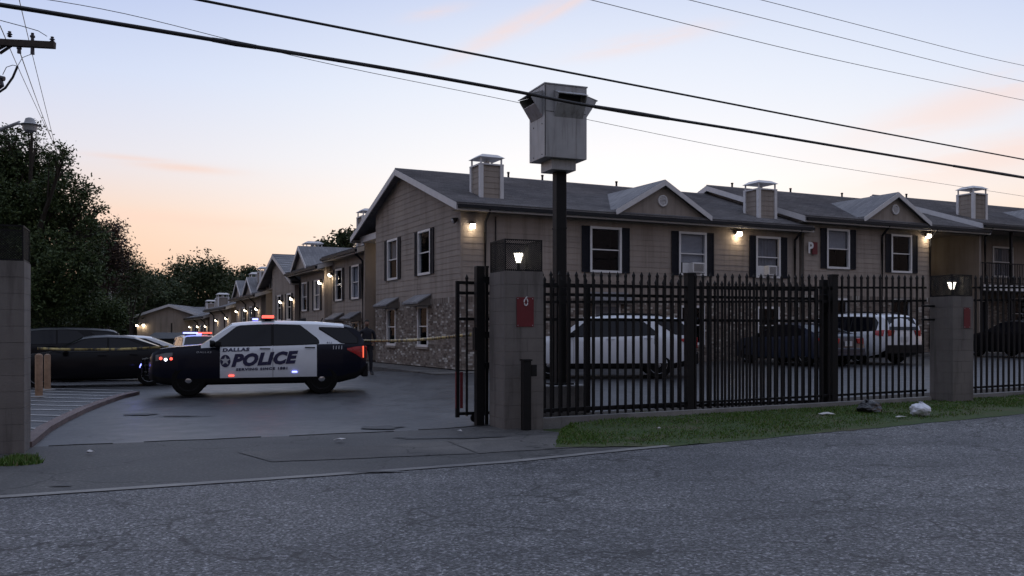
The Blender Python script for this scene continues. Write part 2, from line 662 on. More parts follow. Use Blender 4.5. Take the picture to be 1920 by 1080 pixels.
M['roof'] = m_roof()
M['soffit'] = mat('soffit', (0.16, 0.145, 0.13), 0.8)
M['pane'] = m_glass('window_glass', (0.90, 0.92, 0.95), 0.96)
M['room'] = mat('painted_room_shade', (0.010, 0.010, 0.012), 0.95, spec=0.1)  # near-black, so the shade of the unlit room is in the colour
M['blind'] = mat('pale_blind', (0.50, 0.50, 0.52), 0.8, var=0.06)
M['curtain'] = mat('grey_curtain', (0.30, 0.30, 0.32), 0.9, var=0.2, scale=3)
def m_cmu():
    t = NT('painted_block')
    st = t.noise(1.0, 5, 0.65, t.coord((5, 5, 0.5)))
    c = t.ramp(t.noise(1.3, 5, 0.6), [(0.3, (0.135, 0.125, 0.120)), (0.7, (0.190, 0.176, 0.168))])
    c = t.mix(1.0, c, t.ramp(st, [(0.30, (0.55, 0.54, 0.53)), (0.50, (1, 1, 1)), (0.8, (1.12, 1.1, 1.08))]), 'MULTIPLY')
    t.set(Base_Color=c, Roughness=0.9)
    t.b.inputs['Specular IOR Level'].default_value = 0.3
    t.bump(t.noise(55, 4), 0.4, 0.01)
    return t.mat


M['cmu'] = m_cmu()
M['cmu_joint'] = mat('block_joint', (0.115, 0.107, 0.102), 0.9)
M['iron'] = mat('black_iron', (0.006, 0.006, 0.007), 0.6, var=0.3, scale=12, bump=0.15, bscale=80, spec=0.25)
M['redsign'] = mat('red_plate', (0.13, 0.008, 0.014), 0.6, var=0.15)
def m_steel():
    t = NT('grey_box_steel')
    st = t.noise(1.0, 5, 0.65, t.coord((14, 14, 0.8)))
    c = t.ramp(t.noise(2.5, 5, 0.6), [(0.3, (0.34, 0.345, 0.36)), (0.7, (0.43, 0.435, 0.45))])
    c = t.mix(1.0, c, t.ramp(st, [(0.30, (0.62, 0.60, 0.58)), (0.50, (1, 1, 1)), (0.8, (1.05, 1.05, 1.05))]), 'MULTIPLY')
    t.set(Base_Color=c, Roughness=0.5, Metallic=0.2)
    t.bump(t.noise(6, 2), 0.08, 0.02)
    return t.mat


M['steel'] = m_steel()
M['trackshade'] = mat('track_and_shade_black', (0.012, 0.012, 0.014), 0.6)  # the gate track's own dark; on the hoods it paints the mouth's shade
M['cable'] = mat('cable_sheath', (0.012, 0.012, 0.015), 0.6)
M['wire'] = mat('bare_wire', (0.16, 0.15, 0.15), 0.5, metal=0.4)
M['wood'] = mat('pole_timber', (0.060, 0.047, 0.040), 0.9, var=0.3, scale=10, bump=0.5, bscale=40)
M['porcelain'] = mat('insulator', (0.04, 0.035, 0.05), 0.3)
M['lens'] = emis('warm_lamp_lens', (1.0, 0.86, 0.66), 14.0)
M['lantern'] = emis('lantern_glass', (1.0, 0.93, 0.80), 7.0)
M['lampbody'] = mat('lamp_housing', (0.05, 0.045, 0.04), 0.5, metal=0.5)
M['bark'] = mat('bark', (0.045, 0.037, 0.030), 0.95, var=0.3, scale=12, bump=0.6, bscale=25)
M['leaf'] = m_leaf('leaf_dark', [(0.0, (0.024, 0.042, 0.014)), (0.7, (0.055, 0.085, 0.026)), (1.0, (0.105, 0.135, 0.045))])
M['leaf_far'] = m_leaf('leaf_far', [(0.0, (0.028, 0.044, 0.018)), (0.7, (0.052, 0.076, 0.030)), (1.0, (0.085, 0.095, 0.042))])
M['leaf_red'] = m_leaf('leaf_reddish', [(0.0, (0.035, 0.018, 0.016)), (0.6, (0.055, 0.030, 0.022)), (1.0, (0.06, 0.05, 0.025))])
M['leaf_low'] = m_leaf('leaf_low', [(0.0, (0.03, 0.05, 0.014)), (0.7, (0.06, 0.09, 0.025)), (1.0, (0.10, 0.13, 0.04))])
# vehicles
M['white_paint'] = mat('white_car_paint', (0.66, 0.69, 0.74), 0.3, var=0.03, coat=0.6)
M['navy_paint'] = mat('midnight_car_paint', (0.004, 0.005, 0.014), 0.3, var=0.1, coat=0.12, spec=0.15)
M['black_paint'] = mat('black_car_paint', (0.004, 0.004, 0.006), 0.3, var=0.1, coat=0.12, spec=0.15)
M['blue_paint'] = mat('dark_blue_car_paint', (0.012, 0.018, 0.040), 0.3, var=0.1, coat=0.6)
M['plastic'] = mat('black_plastic', (0.005, 0.005, 0.006), 0.6, spec=0.2)
M['tint'] = mat('tinted_glass', (0.003, 0.004, 0.008), 0.06, var=0.1, spec=0.32)
M['chrome'] = mat('chrome', (0.7, 0.7, 0.72), 0.15, metal=1.0, var=0.04)
M['alloy'] = mat('alloy_rim', (0.35, 0.35, 0.37), 0.35, metal=0.9)
M['tyre'] = mat('tyre_rubber', (0.007, 0.007, 0.007), 0.9, spec=0.15)
M['tail'] = mat('red_lens', (0.35, 0.008, 0.012), 0.25, var=0.1, coat=0.5)
M['tail_lit'] = emis('lit_tail_lamp', (1.0, 0.12, 0.06), 1.6, (0.5, 0.05, 0.03))
M['headlens'] = mat('headlamp_lens', (0.10, 0.11, 0.12), 0.1, var=0.1, coat=0.8)
M['red_led'] = emis('red_beacon', (1.0, 0.10, 0.07), 2.6, (0.5, 0.02, 0.02))
M['blue_led'] = emis('blue_beacon', (0.25, 0.28, 1.0), 4.0, (0.02, 0.02, 0.5))
M['white_led'] = emis('white_beacon', (0.9, 0.92, 1.0), 5.0)
M['blueletter'] = mat('blue_lettering', (0.010, 0.010, 0.055), 0.4, var=0.1)
M['greyletter'] = mat('silver_lettering', (0.42, 0.43, 0.46), 0.4)
M['badge'] = mat('badge_grey', (0.20, 0.21, 0.25), 0.4)
M['plate'] = mat('number_plate', (0.55, 0.56, 0.58), 0.5)
M['tape'] = None


# ================================================================== terrain and paving
FA = R(21.8)
UX, UY = math.cos(FA), math.sin(FA)
P0 = (-0.116, 14.1)


def fp(a, b):
    return (P0[0] + a * UX - b * UY, P0[1] + a * UY + b * UX)


def fpz(a, b, dz=0.0):
    x, y = fp(a, b)
    return Vector((x, y, h(x, y) + dz))


def sheet_between(name, A, B, nv, mt, dz, sub=2, parent=None, jit=0.0, jitb=0.0):
    """sheet that follows the ground between two polylines"""
    def dens(L):
        o = []
        for (p, q) in zip(L[:-1], L[1:]):
            for i in range(sub):
                t = i / sub
                o.append((p[0] + (q[0] - p[0]) * t, p[1] + (q[1] - p[1]) * t))
        return o + [L[-1]]
    A, B = dens(A), dens(B)
    if jit or jitb:
        def jg(L, k):
            return [(p[0] + k * mnoise.noise(Vector((p[0] * 2.3, p[1] * 2.3, 1.7))) * 1.6, p[1] + k * (mnoise.noise(Vector((p[0] * 2.3, p[1] * 2.3, 9.7))) + 0.6 * mnoise.noise(Vector((p[0] * 9, p[1] * 9, 4.7)))))
                    for p in L]
        A, B = jg(A, jit), jg(B, jitb)
    mb = MB()
    for a, b in zip(A, B):
        for j in range(nv + 1):
            t = j / nv
            x, y = a[0] + (b[0] - a[0]) * t, a[1] + (b[1] - a[1]) * t
            mb.v.append((x, y, h(x, y) + dz))
    for i in range(len(A) - 1):
        for j in range(nv):
            k = i * (nv + 1) + j
            mb.f.append((k, k + nv + 1, k + nv + 2, k + 1))
            mb.m.append(0)
    return mb.build(name, mt, parent, smooth=180)


# ground: one sheet to the horizon
def gl(lo, hi, near, step, far):
    o, x = [], -near
    while x <= near + 1e-6:
        o.append(x)
        x += step
    d = step
    x = near
    while x < hi:
        d *= 1.35
        x += d
        o.append(x)
    d = step
    x = -near
    while x > lo:
        d *= 1.35
        x -= d
        o.insert(0, x)
    return o


gx = gl(-900, 900, 45, 1.5, 1)
gy = [v + 45 for v in gl(-300, 1200, 65, 1.5, 1)]
mb = MB()
for y in gy:
    for x in gx:
        mb.v.append((x, y, h(x, y) - 0.09))
for j in range(len(gy) - 1):
    for i in range(len(gx) - 1):
        k = j * len(gx) + i
        mb.f.append((k, k + 1, k + len(gx) + 1, k + len(gx)))
        mb.m.append(0)
struct(mb.build('ground', M['ground'], smooth=180))

ROAD_EDGE = [(-60, -16.6), (-30, -3.0), (-12, 5.1), (-4.75, 8.42), (-2.04, 9.65), (0.0, 10.62), (0.95, 11.25), (2.1, 11.95),
             (4.2, 13.05), (6.1, 14.0), (8.6, 15.3), (14, 18.0), (30, 25.6), (80, 48)]
off = (7.2 * math.sin(R(25)), -7.2 * math.cos(R(25)))
far_edge = [(p[0] + off[0] * 1.3, p[1] + off[1] * 1.3) for p in ROAD_EDGE]
struct(sheet_between('road', ROAD_EDGE, far_edge, 14, M['road'], 0.0, 5))

struct(sheet_between('parking_lot', [fp(a, 0.62) for a in range(-40, 61, 4)], [fp(a, 84) for a in range(-40, 61, 4)], 84, M['lot'], -0.012, 4))

# apron: worn asphalt between road and gate, then concrete slabs on it
ap_r = [(-4.75 - 3.0, 8.42 - 1.36), (-4.75, 8.42), (-2.04, 9.65), (0.0, 10.62), (0.95, 11.25), (2.1, 11.95)]
ap_g = [fp(-7.6, 0.66), fp(-5.2, 0.66), fp(-3.0, 0.66), fp(-0.9, 0.66), fp(-0.02, 0.66), fp(0.6, -0.7)]
apron = struct(sheet_between('driveway_apron', ap_r, ap_g, 14, M['apron'], -0.006, 6))


def slab(a0, a1, b0, b1, skew=0.0):
    A = [fp(a0 + (a1 - a0) * t / 4, b0[0] + (b0[1] - b0[0]) * t / 4) for t in range(5)]
    B = [fp(a0 + skew + (a1 - a0 - skew) * t / 4, b1[0] + (b1[1] - b1[0]) * t / 4) for t in range(5)]
    return sheet_between('concrete_slab', A, B, 4, M['concrete'], 0.001, 8, apron, 0.03, 0.045)


slab(-3.75, -1.30, (-2.05, -2.30), (-1.00, -0.92), -0.35)
slab(-1.26, 1.55, (-2.32, -2.25), (-0.90, -1.00))
# pale gutter strip along the road edge
ge_ = [(-12, 5.1), (-4.75, 8.42), (-2.04, 9.65), (0.0, 10.62), (0.95, 11.25), (2.1, 11.95)]
struct(sheet_between('gutter_strip', ge_, [(p[0] - 0.06, p[1] + 0.14) for p in ge_], 1, M['kerb'], 0.009, 16, None, 0.012, 0.03))
# gate track across the drive
mb = MB()
for b0, wd in ((0.64, 0.035),):
    for i in range(16):
        a0, a1 = -6.4 + i * 0.4, -6.4 + (i + 1) * 0.4
        if i in (2, 7, 12):
            continue
        mb.bar(fpz(a0, b0 + 0.03 * math.sin(i * 2.1), -0.004), fpz(a1, b0 + 0.03 * math.sin(i * 2.1 + 2.1), -0.004), wd * (0.6 + 0.4 * math.sin(i * 1.3)), 0.016)
struct(mb.build('gate_track', M['trackshade']))

# tar patches and a pothole
def blotch(name, px, py, rx, ry, mt, seed, dz=0.004):
    c = gnd(px, py)
    n = 26
    mb = MB()
    for k in range(n):
        a_ = 6.283 * k / n
        q = 1 + 0.7 * mnoise.noise(Vector((math.cos(a_) * 1.7, math.sin(a_) * 1.7, seed))) + 0.35 * mnoise.noise(Vector((math.cos(a_) * 5, math.sin(a_) * 5, seed)))
        X, Y = c.x + rx * q * math.cos(a_), c.y + ry * q * math.sin(a_)
        mb.v.append((X, Y, h(X, Y) + dz))
    mb.v.append((c.x, c.y, h(c.x, c.y) + dz))
    mb.f = [(k, (k + 1) % n, n) for k in range(n)]
    mb.m = [0] * n
    return struct(mb.build(name, mt))


M['tar'] = m_asphalt('tar_patch', (0.022, 0.022, 0.024), (0.055, 0.056, 0.060), 0.6, 0.3, False)
blotch('tar_patch', 265, 777, 0.30, 0.16, M['tar'], 1.0)
blotch('tar_patch', 345, 780, 0.45, 0.07, M['tar'], 2.0)
blotch('tar_patch', 715, 801, 0.35, 0.22, M['tar'], 3.0)
blotch('tar_patch', 820, 820, 0.75, 0.20, M['tar'], 4.0)
blotch('tar_patch', 705, 886, 0.30, 0.055, M['tar'], 5.0, 0.014)
blotch('tar_patch', 115, 911, 0.13, 0.03, M['tar'], 6.0, 0.004)

# verge with grass, right of the drive
vr = [(0.55, 12.05), (1.3, 12.02), (2.1, 11.97), (4.2, 13.0), (6.1, 13.95), (8.6, 15.25), (14, 17.95), (24, 22.7)]
vf = [fp(0.72, -0.55), fp(1.2, 0.1), fp(2.2, 0.36), fp(4.4, 0.36), fp(6.4, 0.36), fp(9.2, 0.36), fp(15, 0.36), fp(26, 0.36)]
struct(sheet_between('grass_verge', vr, vf, 8, M['ground'], 0.005, 14, None, 0.07))
struct(sheet_between('flower_bed', [fp(a, 0.46) for a in (0.66, 4, 8, 12, 20, 26)], [fp(a, 1.55) for a in (0.66, 4, 8, 12, 20, 26)], 3, M['soil'], 0.02, 4))
# kerb below the fence
mb = MB()
L = [0.64 + 0.5 * i for i in range(52)]
for a0, a1 in zip(L[:-1], L[1:]):
    if 9.15 < (a0 + a1) / 2 < 10.0:
        continue
    p = [fpz(a0, 0.34), fpz(a1 - 0.004, 0.34), fpz(a1 - 0.004, 0.48), fpz(a0, 0.48)]
    mb.hexa([q - Vector((0, 0, 0.15)) for q in p] + [q + Vector((0, 0, 0.085)) for q in p])
struct(mb.build('fence_kerb', M['kerb']))

# grass blades
mb = MB()
rg = random.Random(3)


def lerp2(P, Q, t):
    return (P[0] + (Q[0] - P[0]) * t, P[1] + (Q[1] - P[1]) * t)


seg = list(zip(vr[:-1], vr[1:], vf[:-1], vf[1:]))
wts = [(Vector(a).to_2d() - Vector(b).to_2d()).length for a, b, c, d in seg]
for _ in range(68000):
    s_ = rg.choices(seg, wts)[0]
    t, q = rg.random(), rg.random()
    x, y = lerp2(lerp2(s_[0], s_[1], t), lerp2(s_[2], s_[3], t), q)
    dens = mnoise.noise(Vector((x * 0.9, y * 0.9, 0))) + 0.5 * mnoise.noise(Vector((x * 3, y * 3, 5)))
    edge = min(1.0, q * 5)
    bare = sstep(4.5, 8.5, x) * sstep(0.62, 0.15, q)
    if rg.random() > edge * (0.85 + 0.7 * dens) - bare * 0.75:
        continue
    z = h(x, y) + 0.01
    ht = rg.uniform(0.012, 0.038) * (1 + 0.6 * dens)
    an = rg.uniform(0, 6.28)
    w = rg.uniform(0.006, 0.012)
    lx, ly = rg.uniform(-1, 1) * ht * 0.6, rg.uniform(-1, 1) * ht * 0.6
    mb.add([(x - w * math.cos(an), y - w * math.sin(an), z), (x + w * math.cos(an), y + w * math.sin(an), z), (x + lx, y + ly, z + ht)], [(0, 1, 2)])
# tuft by the left pillar and under the fence
for cx, cy, rad, n in [(*gnd(14, 868).xy, 0.40, 700), (*gnd(42, 860).xy, 0.20, 350), (*fp(3.0, 0.75), 0.28, 500), (*fp(5.2, 0.7), 0.2, 250)]:
    for _ in range(n):
        r_, an = rad * math.sqrt(rg.random()), rg.uniform(0, 6.28)
        x, y = cx + r_ * math.cos(an), cy + r_ * math.sin(an) * 0.6
        z = h(x, y) - 0.01
        ht = rg.uniform(0.03, 0.085)
        mb.add([(x - 0.01, y, z), (x + 0.01, y, z), (x + rg.uniform(-.05, .05), y + rg.uniform(-.05, .05), z + ht)], [(0, 1, 2)])
g = mb.build('grass', M['grass'])
tag(g, 'short green grass on the verge between fence and road', 'grass', kind='stuff')

# left side of the drive: faded red kerb and hatched bay
kpts = [gnd(60, 838), gnd(95, 808), gnd(130, 788), (gnd(165, 771)), gnd(200, 757), gnd(232, 746), gnd(262, 739)]
kb = empty('fire_lane_kerb', kpts[0], 0)
mb = MB()
for p, q in zip(kpts[:-1], kpts[1:]):
    d = (q - p).normalized()
    n_ = Vector((-d.y, d.x, 0)) * 0.19
    q = q - d * 0.004
    base_ = [p, q, q + n_, p + n_]
    mb.hexa([v - Vector((0, 0, 0.1)) - kpts[0] for v in base_] + [v + Vector((0, 0, 0.07)) - kpts[0] for v in base_])
mb.build('kerb_stone', M['redkerb'], kb)
struct(kb)
mb = MB()
hatch = struct(empty('hatched_bay', (0, 0, 0)))
for yl, yr, xr in ((800, 803, 70), (787, 790, 92), (776, 779, 112), (766, 769, 140), (757.5, 761, 158), (749.5, 754, 176),
                   (742.5, 747.5, 196), (736.5, 742, 214), (731, 737, 232), (726, 732, 250)):
    p, q = gnd(-10, yl), gnd(xr, yr)
    m_ = MB()
    n = 6
    for i in range(n):
        a_, b_ = p.lerp(q, i / n), p.lerp(q, (i + 1) / n)
        a_.z, b_.z = h(a_.x, a_.y), h(b_.x, b_.y)
        m_.add([a_ + Vector((0, -.05, 0.0)), b_ + Vector((0, -.05, 0.0)), b_ + Vector((0, .05, 0.0)), a_ + Vector((0, .05, 0.0))], [(0, 1, 2, 3)])
    m_.build('painted_stripe', M['paint'], hatch)

# ================================================================== apartment blocks
BA = R(26)
BU = Vector((math.cos(BA), math.sin(BA), 0))
BV = Vector((-math.sin(BA), math.cos(BA), 0))
BC = Vector((-1.70, 30.4, 0))


def bp(s, w, z=0.0):
    p = BC + BU * s + BV * w
    return Vector((p.x, p.y, z))


def wb(mb, P, u0, u1, z0, z1, n0, n1, m=0):
    """box in wall coordinates: u along, z up, n outward"""
    return mb.hexa([P(u0, z0, n1), P(u1, z0, n1), P(u1, z0, n0), P(u0, z0, n0),
                    P(u0, z1, n1), P(u1, z1, n1), P(u1, z1, n0), P(u0, z1, n0)], m)


def free(u0, u1, z0, z1, ops):
    """stretches of [u0,u1] that no opening crosses between z0 and z1"""
    iv = [(u0, u1)]
    for (a, b, c, d) in ops:
        if d <= z0 + 0.01 or c >= z1 - 0.01:
            continue
        nx = []
        for p, q in iv:
            if b <= p or a >= q:
                nx.append((p, q))
                continue
            if a > p:
                nx.append((p, a))
            if b < q:
                nx.append((b, q))
        iv = nx
    return [(p, q) for p, q in iv if q - p > 0.02]


def make_wall(root, P, u0, u1, H, ops, brick=0.0, gable=None, single=True, expo=0.2, mt='siding', bricks=True):
    """wall core with openings, brick below and lap boards above; gable(z) -> (lo, hi)"""
    rw = random.Random(int(u1 * 100) + int(H * 10))
    us = sorted({u0, u1, *[v for o in ops for v in o[:2] if u0 < v < u1]})
    zs = sorted({0.0, H, *[v for o in ops for v in o[2:] if 0 < v < H]})
    mb = MB()
    for a, b in zip(us[:-1], us[1:]):
        for c, d in zip(zs[:-1], zs[1:]):
            cu, cz = (a + b) / 2, (c + d) / 2
            if any(o[0] < cu < o[1] and o[2] < cz < o[3] for o in ops):
                continue
            wb(mb, P, a, b, c, d, -0.12, 0.0)
    if gable:
        zt = H
        while True:
            lo, hi = gable(zt)
            lo2, hi2 = gable(zt + 0.1)
            if hi - lo < 0.1:
                break
            wb(mb, P, max(lo, u0), min(hi, u1), zt, zt + 0.1, -0.12, 0.0)
            zt += 0.1
    w = mb.build('wall', M['mortar'] if brick else M[mt], root)
    if brick:
        mb = MB()
        rowh, bl, jt = 0.076, 0.205, 0.011
        z, r_ = 0.0, 0
        while z + rowh < brick:
            last = z + 2 * rowh + 0.05 > brick
            zz = brick - 0.012 if last else z + rowh - jt
            for p, q in free(u0 + 0.002, u1 - 0.002, z, zz, ops):
                L_ = 0.072 if last else bl
                u = p - (L_ * 0.5 if r_ % 2 and not last else 0)
                while u < q:
                    a, b = max(u, p), min(u + L_ - jt, q)
                    if b - a > 0.02:
                        n1 = 0.026 + rw.uniform(-0.005, 0.009)
                        if bricks:
                            o = len(mb.v)
                            mb.v += [tuple(P(a, z, n1)), tuple(P(b, z, n1)), tuple(P(b, zz, n1)), tuple(P(a, zz, n1)),
                                     tuple(P(a, z, 0.001)), tuple(P(b, z, 0.001)), tuple(P(b, zz, 0.001)), tuple(P(a, zz, 0.001))]
                            mb.f += [(o, o + 1, o + 2, o + 3), (o + 4, o + 5, o + 1, o), (o + 3, o + 2, o + 6, o + 7), (o + 4, o, o + 3, o + 7), (o + 1, o + 5, o + 6, o + 2)]
                            mb.m += [0] * 5
                    u += L_
            if last:
                break
            z += rowh
            r_ += 1
        if mb.f:
            tag(mb.build('brickwork', M['brick'], w), kind='stuff')
    zt = brick if brick else 0.0
    allb = MB()
    while True:
        z1 = zt + expo
        sag = rw.uniform(-0.006, 0.006)
        if zt < H - 0.03:
            z1 = min(z1, H) if not gable else z1
            rng = (u0, u1)
            if gable and z1 > H:
                lo, hi = gable(z1 - 0.04)
                rng = (max(lo, u0), min(hi, u1))
        else:
            if not gable:
                break
            lo, hi = gable(z1 - 0.04)
            rng = (max(lo, u0), min(hi, u1))
        if rng[1] - rng[0] < 0.25:
            break
        for p, q in free(rng[0], rng[1], zt, z1, ops):
            cuts = [p]
            while q - cuts[-1] > 5.5:
                cuts.append(cuts[-1] + rw.uniform(2.6, 4.6))
            cuts.append(q)
            for a, b in zip(cuts[:-1], cuts[1:]):
                if b - a < 0.04:
                    continue
                mb = MB() if single else allb
                n0 = 0.019 + rw.uniform(0, 0.006)
                mb.hexa([P(a, zt - 0.012 + sag, n0), P(b - 0.004, zt - 0.012 - sag, n0), P(b - 0.004, zt - 0.012 - sag, 0.002), P(a, zt - 0.012 + sag, 0.002),
                         P(a, z1, 0.010), P(b - 0.004, z1, 0.010), P(b - 0.004, z1, 0.002), P(a, z1, 0.002)])
                if single:
                    mb.build('siding_board', M[mt], w)
        zt = z1
    if not single and allb.f:
        tag(allb.build('siding', M[mt], w), kind='stuff')
    return w


def make_window(root, P, uc, z0, w, hh, shutters=True, blind=None, sill=False, detail=True, slats=True):
    a, b, c, d = uc - w / 2, uc + w / 2, z0, z0 + hh
    t = 0.085
    mb = MB()
    wb(mb, P, a, b, c, c + t, -0.06, 0.06)
    wb(mb, P, a, b, d - t, d, -0.06, 0.06)
    wb(mb, P, a, a + t, c + t, d - t, -0.06, 0.058)
    wb(mb, P, b - t, b, c + t, d - t, -0.06, 0.058)
    zm = c + hh * 0.5
    wb(mb, P, a + t, b - t, zm - 0.02, zm + 0.02, -0.05, 0.015)
    win = mb.build('window', M['white'], root)
    for z_a, z_b, n in ((c + t, zm - 0.02, -0.03), (zm + 0.02, d - t, -0.012)):
        m2 = MB()
        wb(m2, P, a + t, b - t, z_a, z_b, n - 0.006, n)
        m2.build('pane', M['pane'], win)
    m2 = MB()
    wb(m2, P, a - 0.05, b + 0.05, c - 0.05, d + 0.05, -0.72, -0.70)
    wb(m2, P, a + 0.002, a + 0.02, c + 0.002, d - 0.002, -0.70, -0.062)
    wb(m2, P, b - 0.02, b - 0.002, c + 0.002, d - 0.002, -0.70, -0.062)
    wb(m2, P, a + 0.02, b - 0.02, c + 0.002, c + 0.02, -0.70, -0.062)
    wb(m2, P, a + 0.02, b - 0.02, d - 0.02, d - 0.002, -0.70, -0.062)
    m2.build('black_room_liner', M['room'], win)  # added black liner; its colour stands in for the shade of the room
    if blind:
        kind, frac = blind
        m2 = MB()
        zb = d - t - (hh - 2 * t) * frac
        if kind == 'blind':
            z = zb
            while z < d - t:
                wb(m2, P, a + t, b - t, z, min(z + 0.046, d - t), -0.10, -0.092)
                z += 0.05
        else:
            n = 14
            for i in range(n):
                ua, ub = a + t + (w - 2 * t) * i / n, a + t + (w - 2 * t) * (i + 1) / n
                o = 0.02 if i % 2 else 0.0
                wb(m2, P, ua, ub, zb, d - t, -0.12 - o, -0.10 - o)
        m2.build(kind, M['blind' if kind == 'blind' else 'curtain'], win)
    if sill:
        m2 = MB()
        wb(m2, P, a - 0.06, b + 0.06, c - 0.08, c - 0.003, 0.0, 0.10)
        m2.build('sill', M['brick'], win)
    if shutters:
        for ua, ub in ((a - 0.34, a - 0.02), (b + 0.02, b + 0.34)):
            m2 = MB()
            wb(m2, P, ua, ub, c, d, 0.03, 0.048)
            wb(m2, P, ua, ua + 0.05, c, d, 0.048, 0.065)
            wb(m2, P, ub - 0.05, ub, c, d, 0.048, 0.065)
            for zz in (c, (c + d) / 2 - 0.03, d - 0.06):
                wb(m2, P, ua + 0.05, ub - 0.05, zz, zz + 0.06, 0.048, 0.064)
            if slats:
                z = c + 0.08
                while z < d - 0.1:
                    wb(m2, P, ua + 0.05, ub - 0.05, z, z + 0.018, 0.048, 0.058)
                    z += 0.045
            m2.build('shutter', M['shutter'], root)
    return win


def make_awning(root, P, uc, z, w):
    """little shingled hood over a ground-floor window"""
    a, b = uc - w / 2, uc + w / 2
    mb = MB()
    pr, ht = 0.55, 0.30
    mb.hexa([P(a, z, pr), P(b, z, pr), P(b, z + ht, 0.03), P(a, z + ht, 0.03),
             P(a, z + 0.06, pr), P(b, z + 0.06, pr), P(b, z + ht + 0.06, 0.03), P(a, z + ht + 0.06, 0.03)], 0)
    for ua, ub in ((a + 0.04, a + 0.10), (b - 0.10, b - 0.04)):
        mb.add([P(ua, z, pr - 0.04), P(ua, z, 0.03), P(ua, z + ht - 0.01, 0.03), P(ub, z, pr - 0.04), P(ub, z, 0.03), P(ub, z + ht - 0.01, 0.03)],
               [(0, 1, 2), (5, 4, 3), (0, 3, 4, 1), (1, 4, 5, 2), (2, 5, 3, 0)], 1)
    wb(mb, P, a + 0.02, b - 0.02, z - 0.07, z - 0.002, 0.03, pr - 0.05, 1)
    return mb.build('window_hood', [M['roof'], M['soffit']], root)


def make_lamp(root, P, u, z, energy=6.0, kind='flood', n=0.06):
    mb = MB()
    if kind == 'flood':
        wb(mb, P, u - 0.13, u + 0.13, z + 0.03, z + 0.17, n, n + 0.16)
        wb(mb, P, u - 0.06, u + 0.06, z - 0.02, z + 0.1, n - 0.04, n)
    else:
        wb(mb, P, u - 0.05, u + 0.05, z + 0.05, z + 0.22, n - 0.03, n + 0.06)
        wb(mb, P, u - 0.08, u + 0.08, z + 0.12, z + 0.17, n, n + 0.16)
    lp = mb.build('wall_lamp', M['lampbody'], root)
    m2 = MB()
    if kind == 'flood':
        m2.hexa([P(u - 0.12, z - 0.03, n + 0.03), P(u + 0.12, z - 0.03, n + 0.03), P(u + 0.12, z - 0.03, n + 0.13), P(u - 0.12, z - 0.03, n + 0.13),
                 P(u - 0.12, z + 0.12, n + 0.165), P(u + 0.12, z + 0.12, n + 0.165), P(u + 0.12, z + 0.028, n + 0.18), P(u - 0.12, z + 0.028, n + 0.18)])
    else:
        wb(m2, P, u - 0.07, u + 0.07, z - 0.03, z + 0.118, n + 0.02, n + 0.14)
    m2.build('lamp_lens', M['lens'], lp)
    ld = bpy.data.lights.new('lamp_light', 'POINT')
    ld.energy = energy * 0.5
    ld.color = (1.0, 0.78, 0.50)
    ld.shadow_soft_size = 0.06
    lo = bpy.data.objects.new('lamp_light', ld)
    COL.objects.link(lo)
    lo.parent = lp
    lo.location = P(u, z - 0.13, n + 0.16)
    return lp


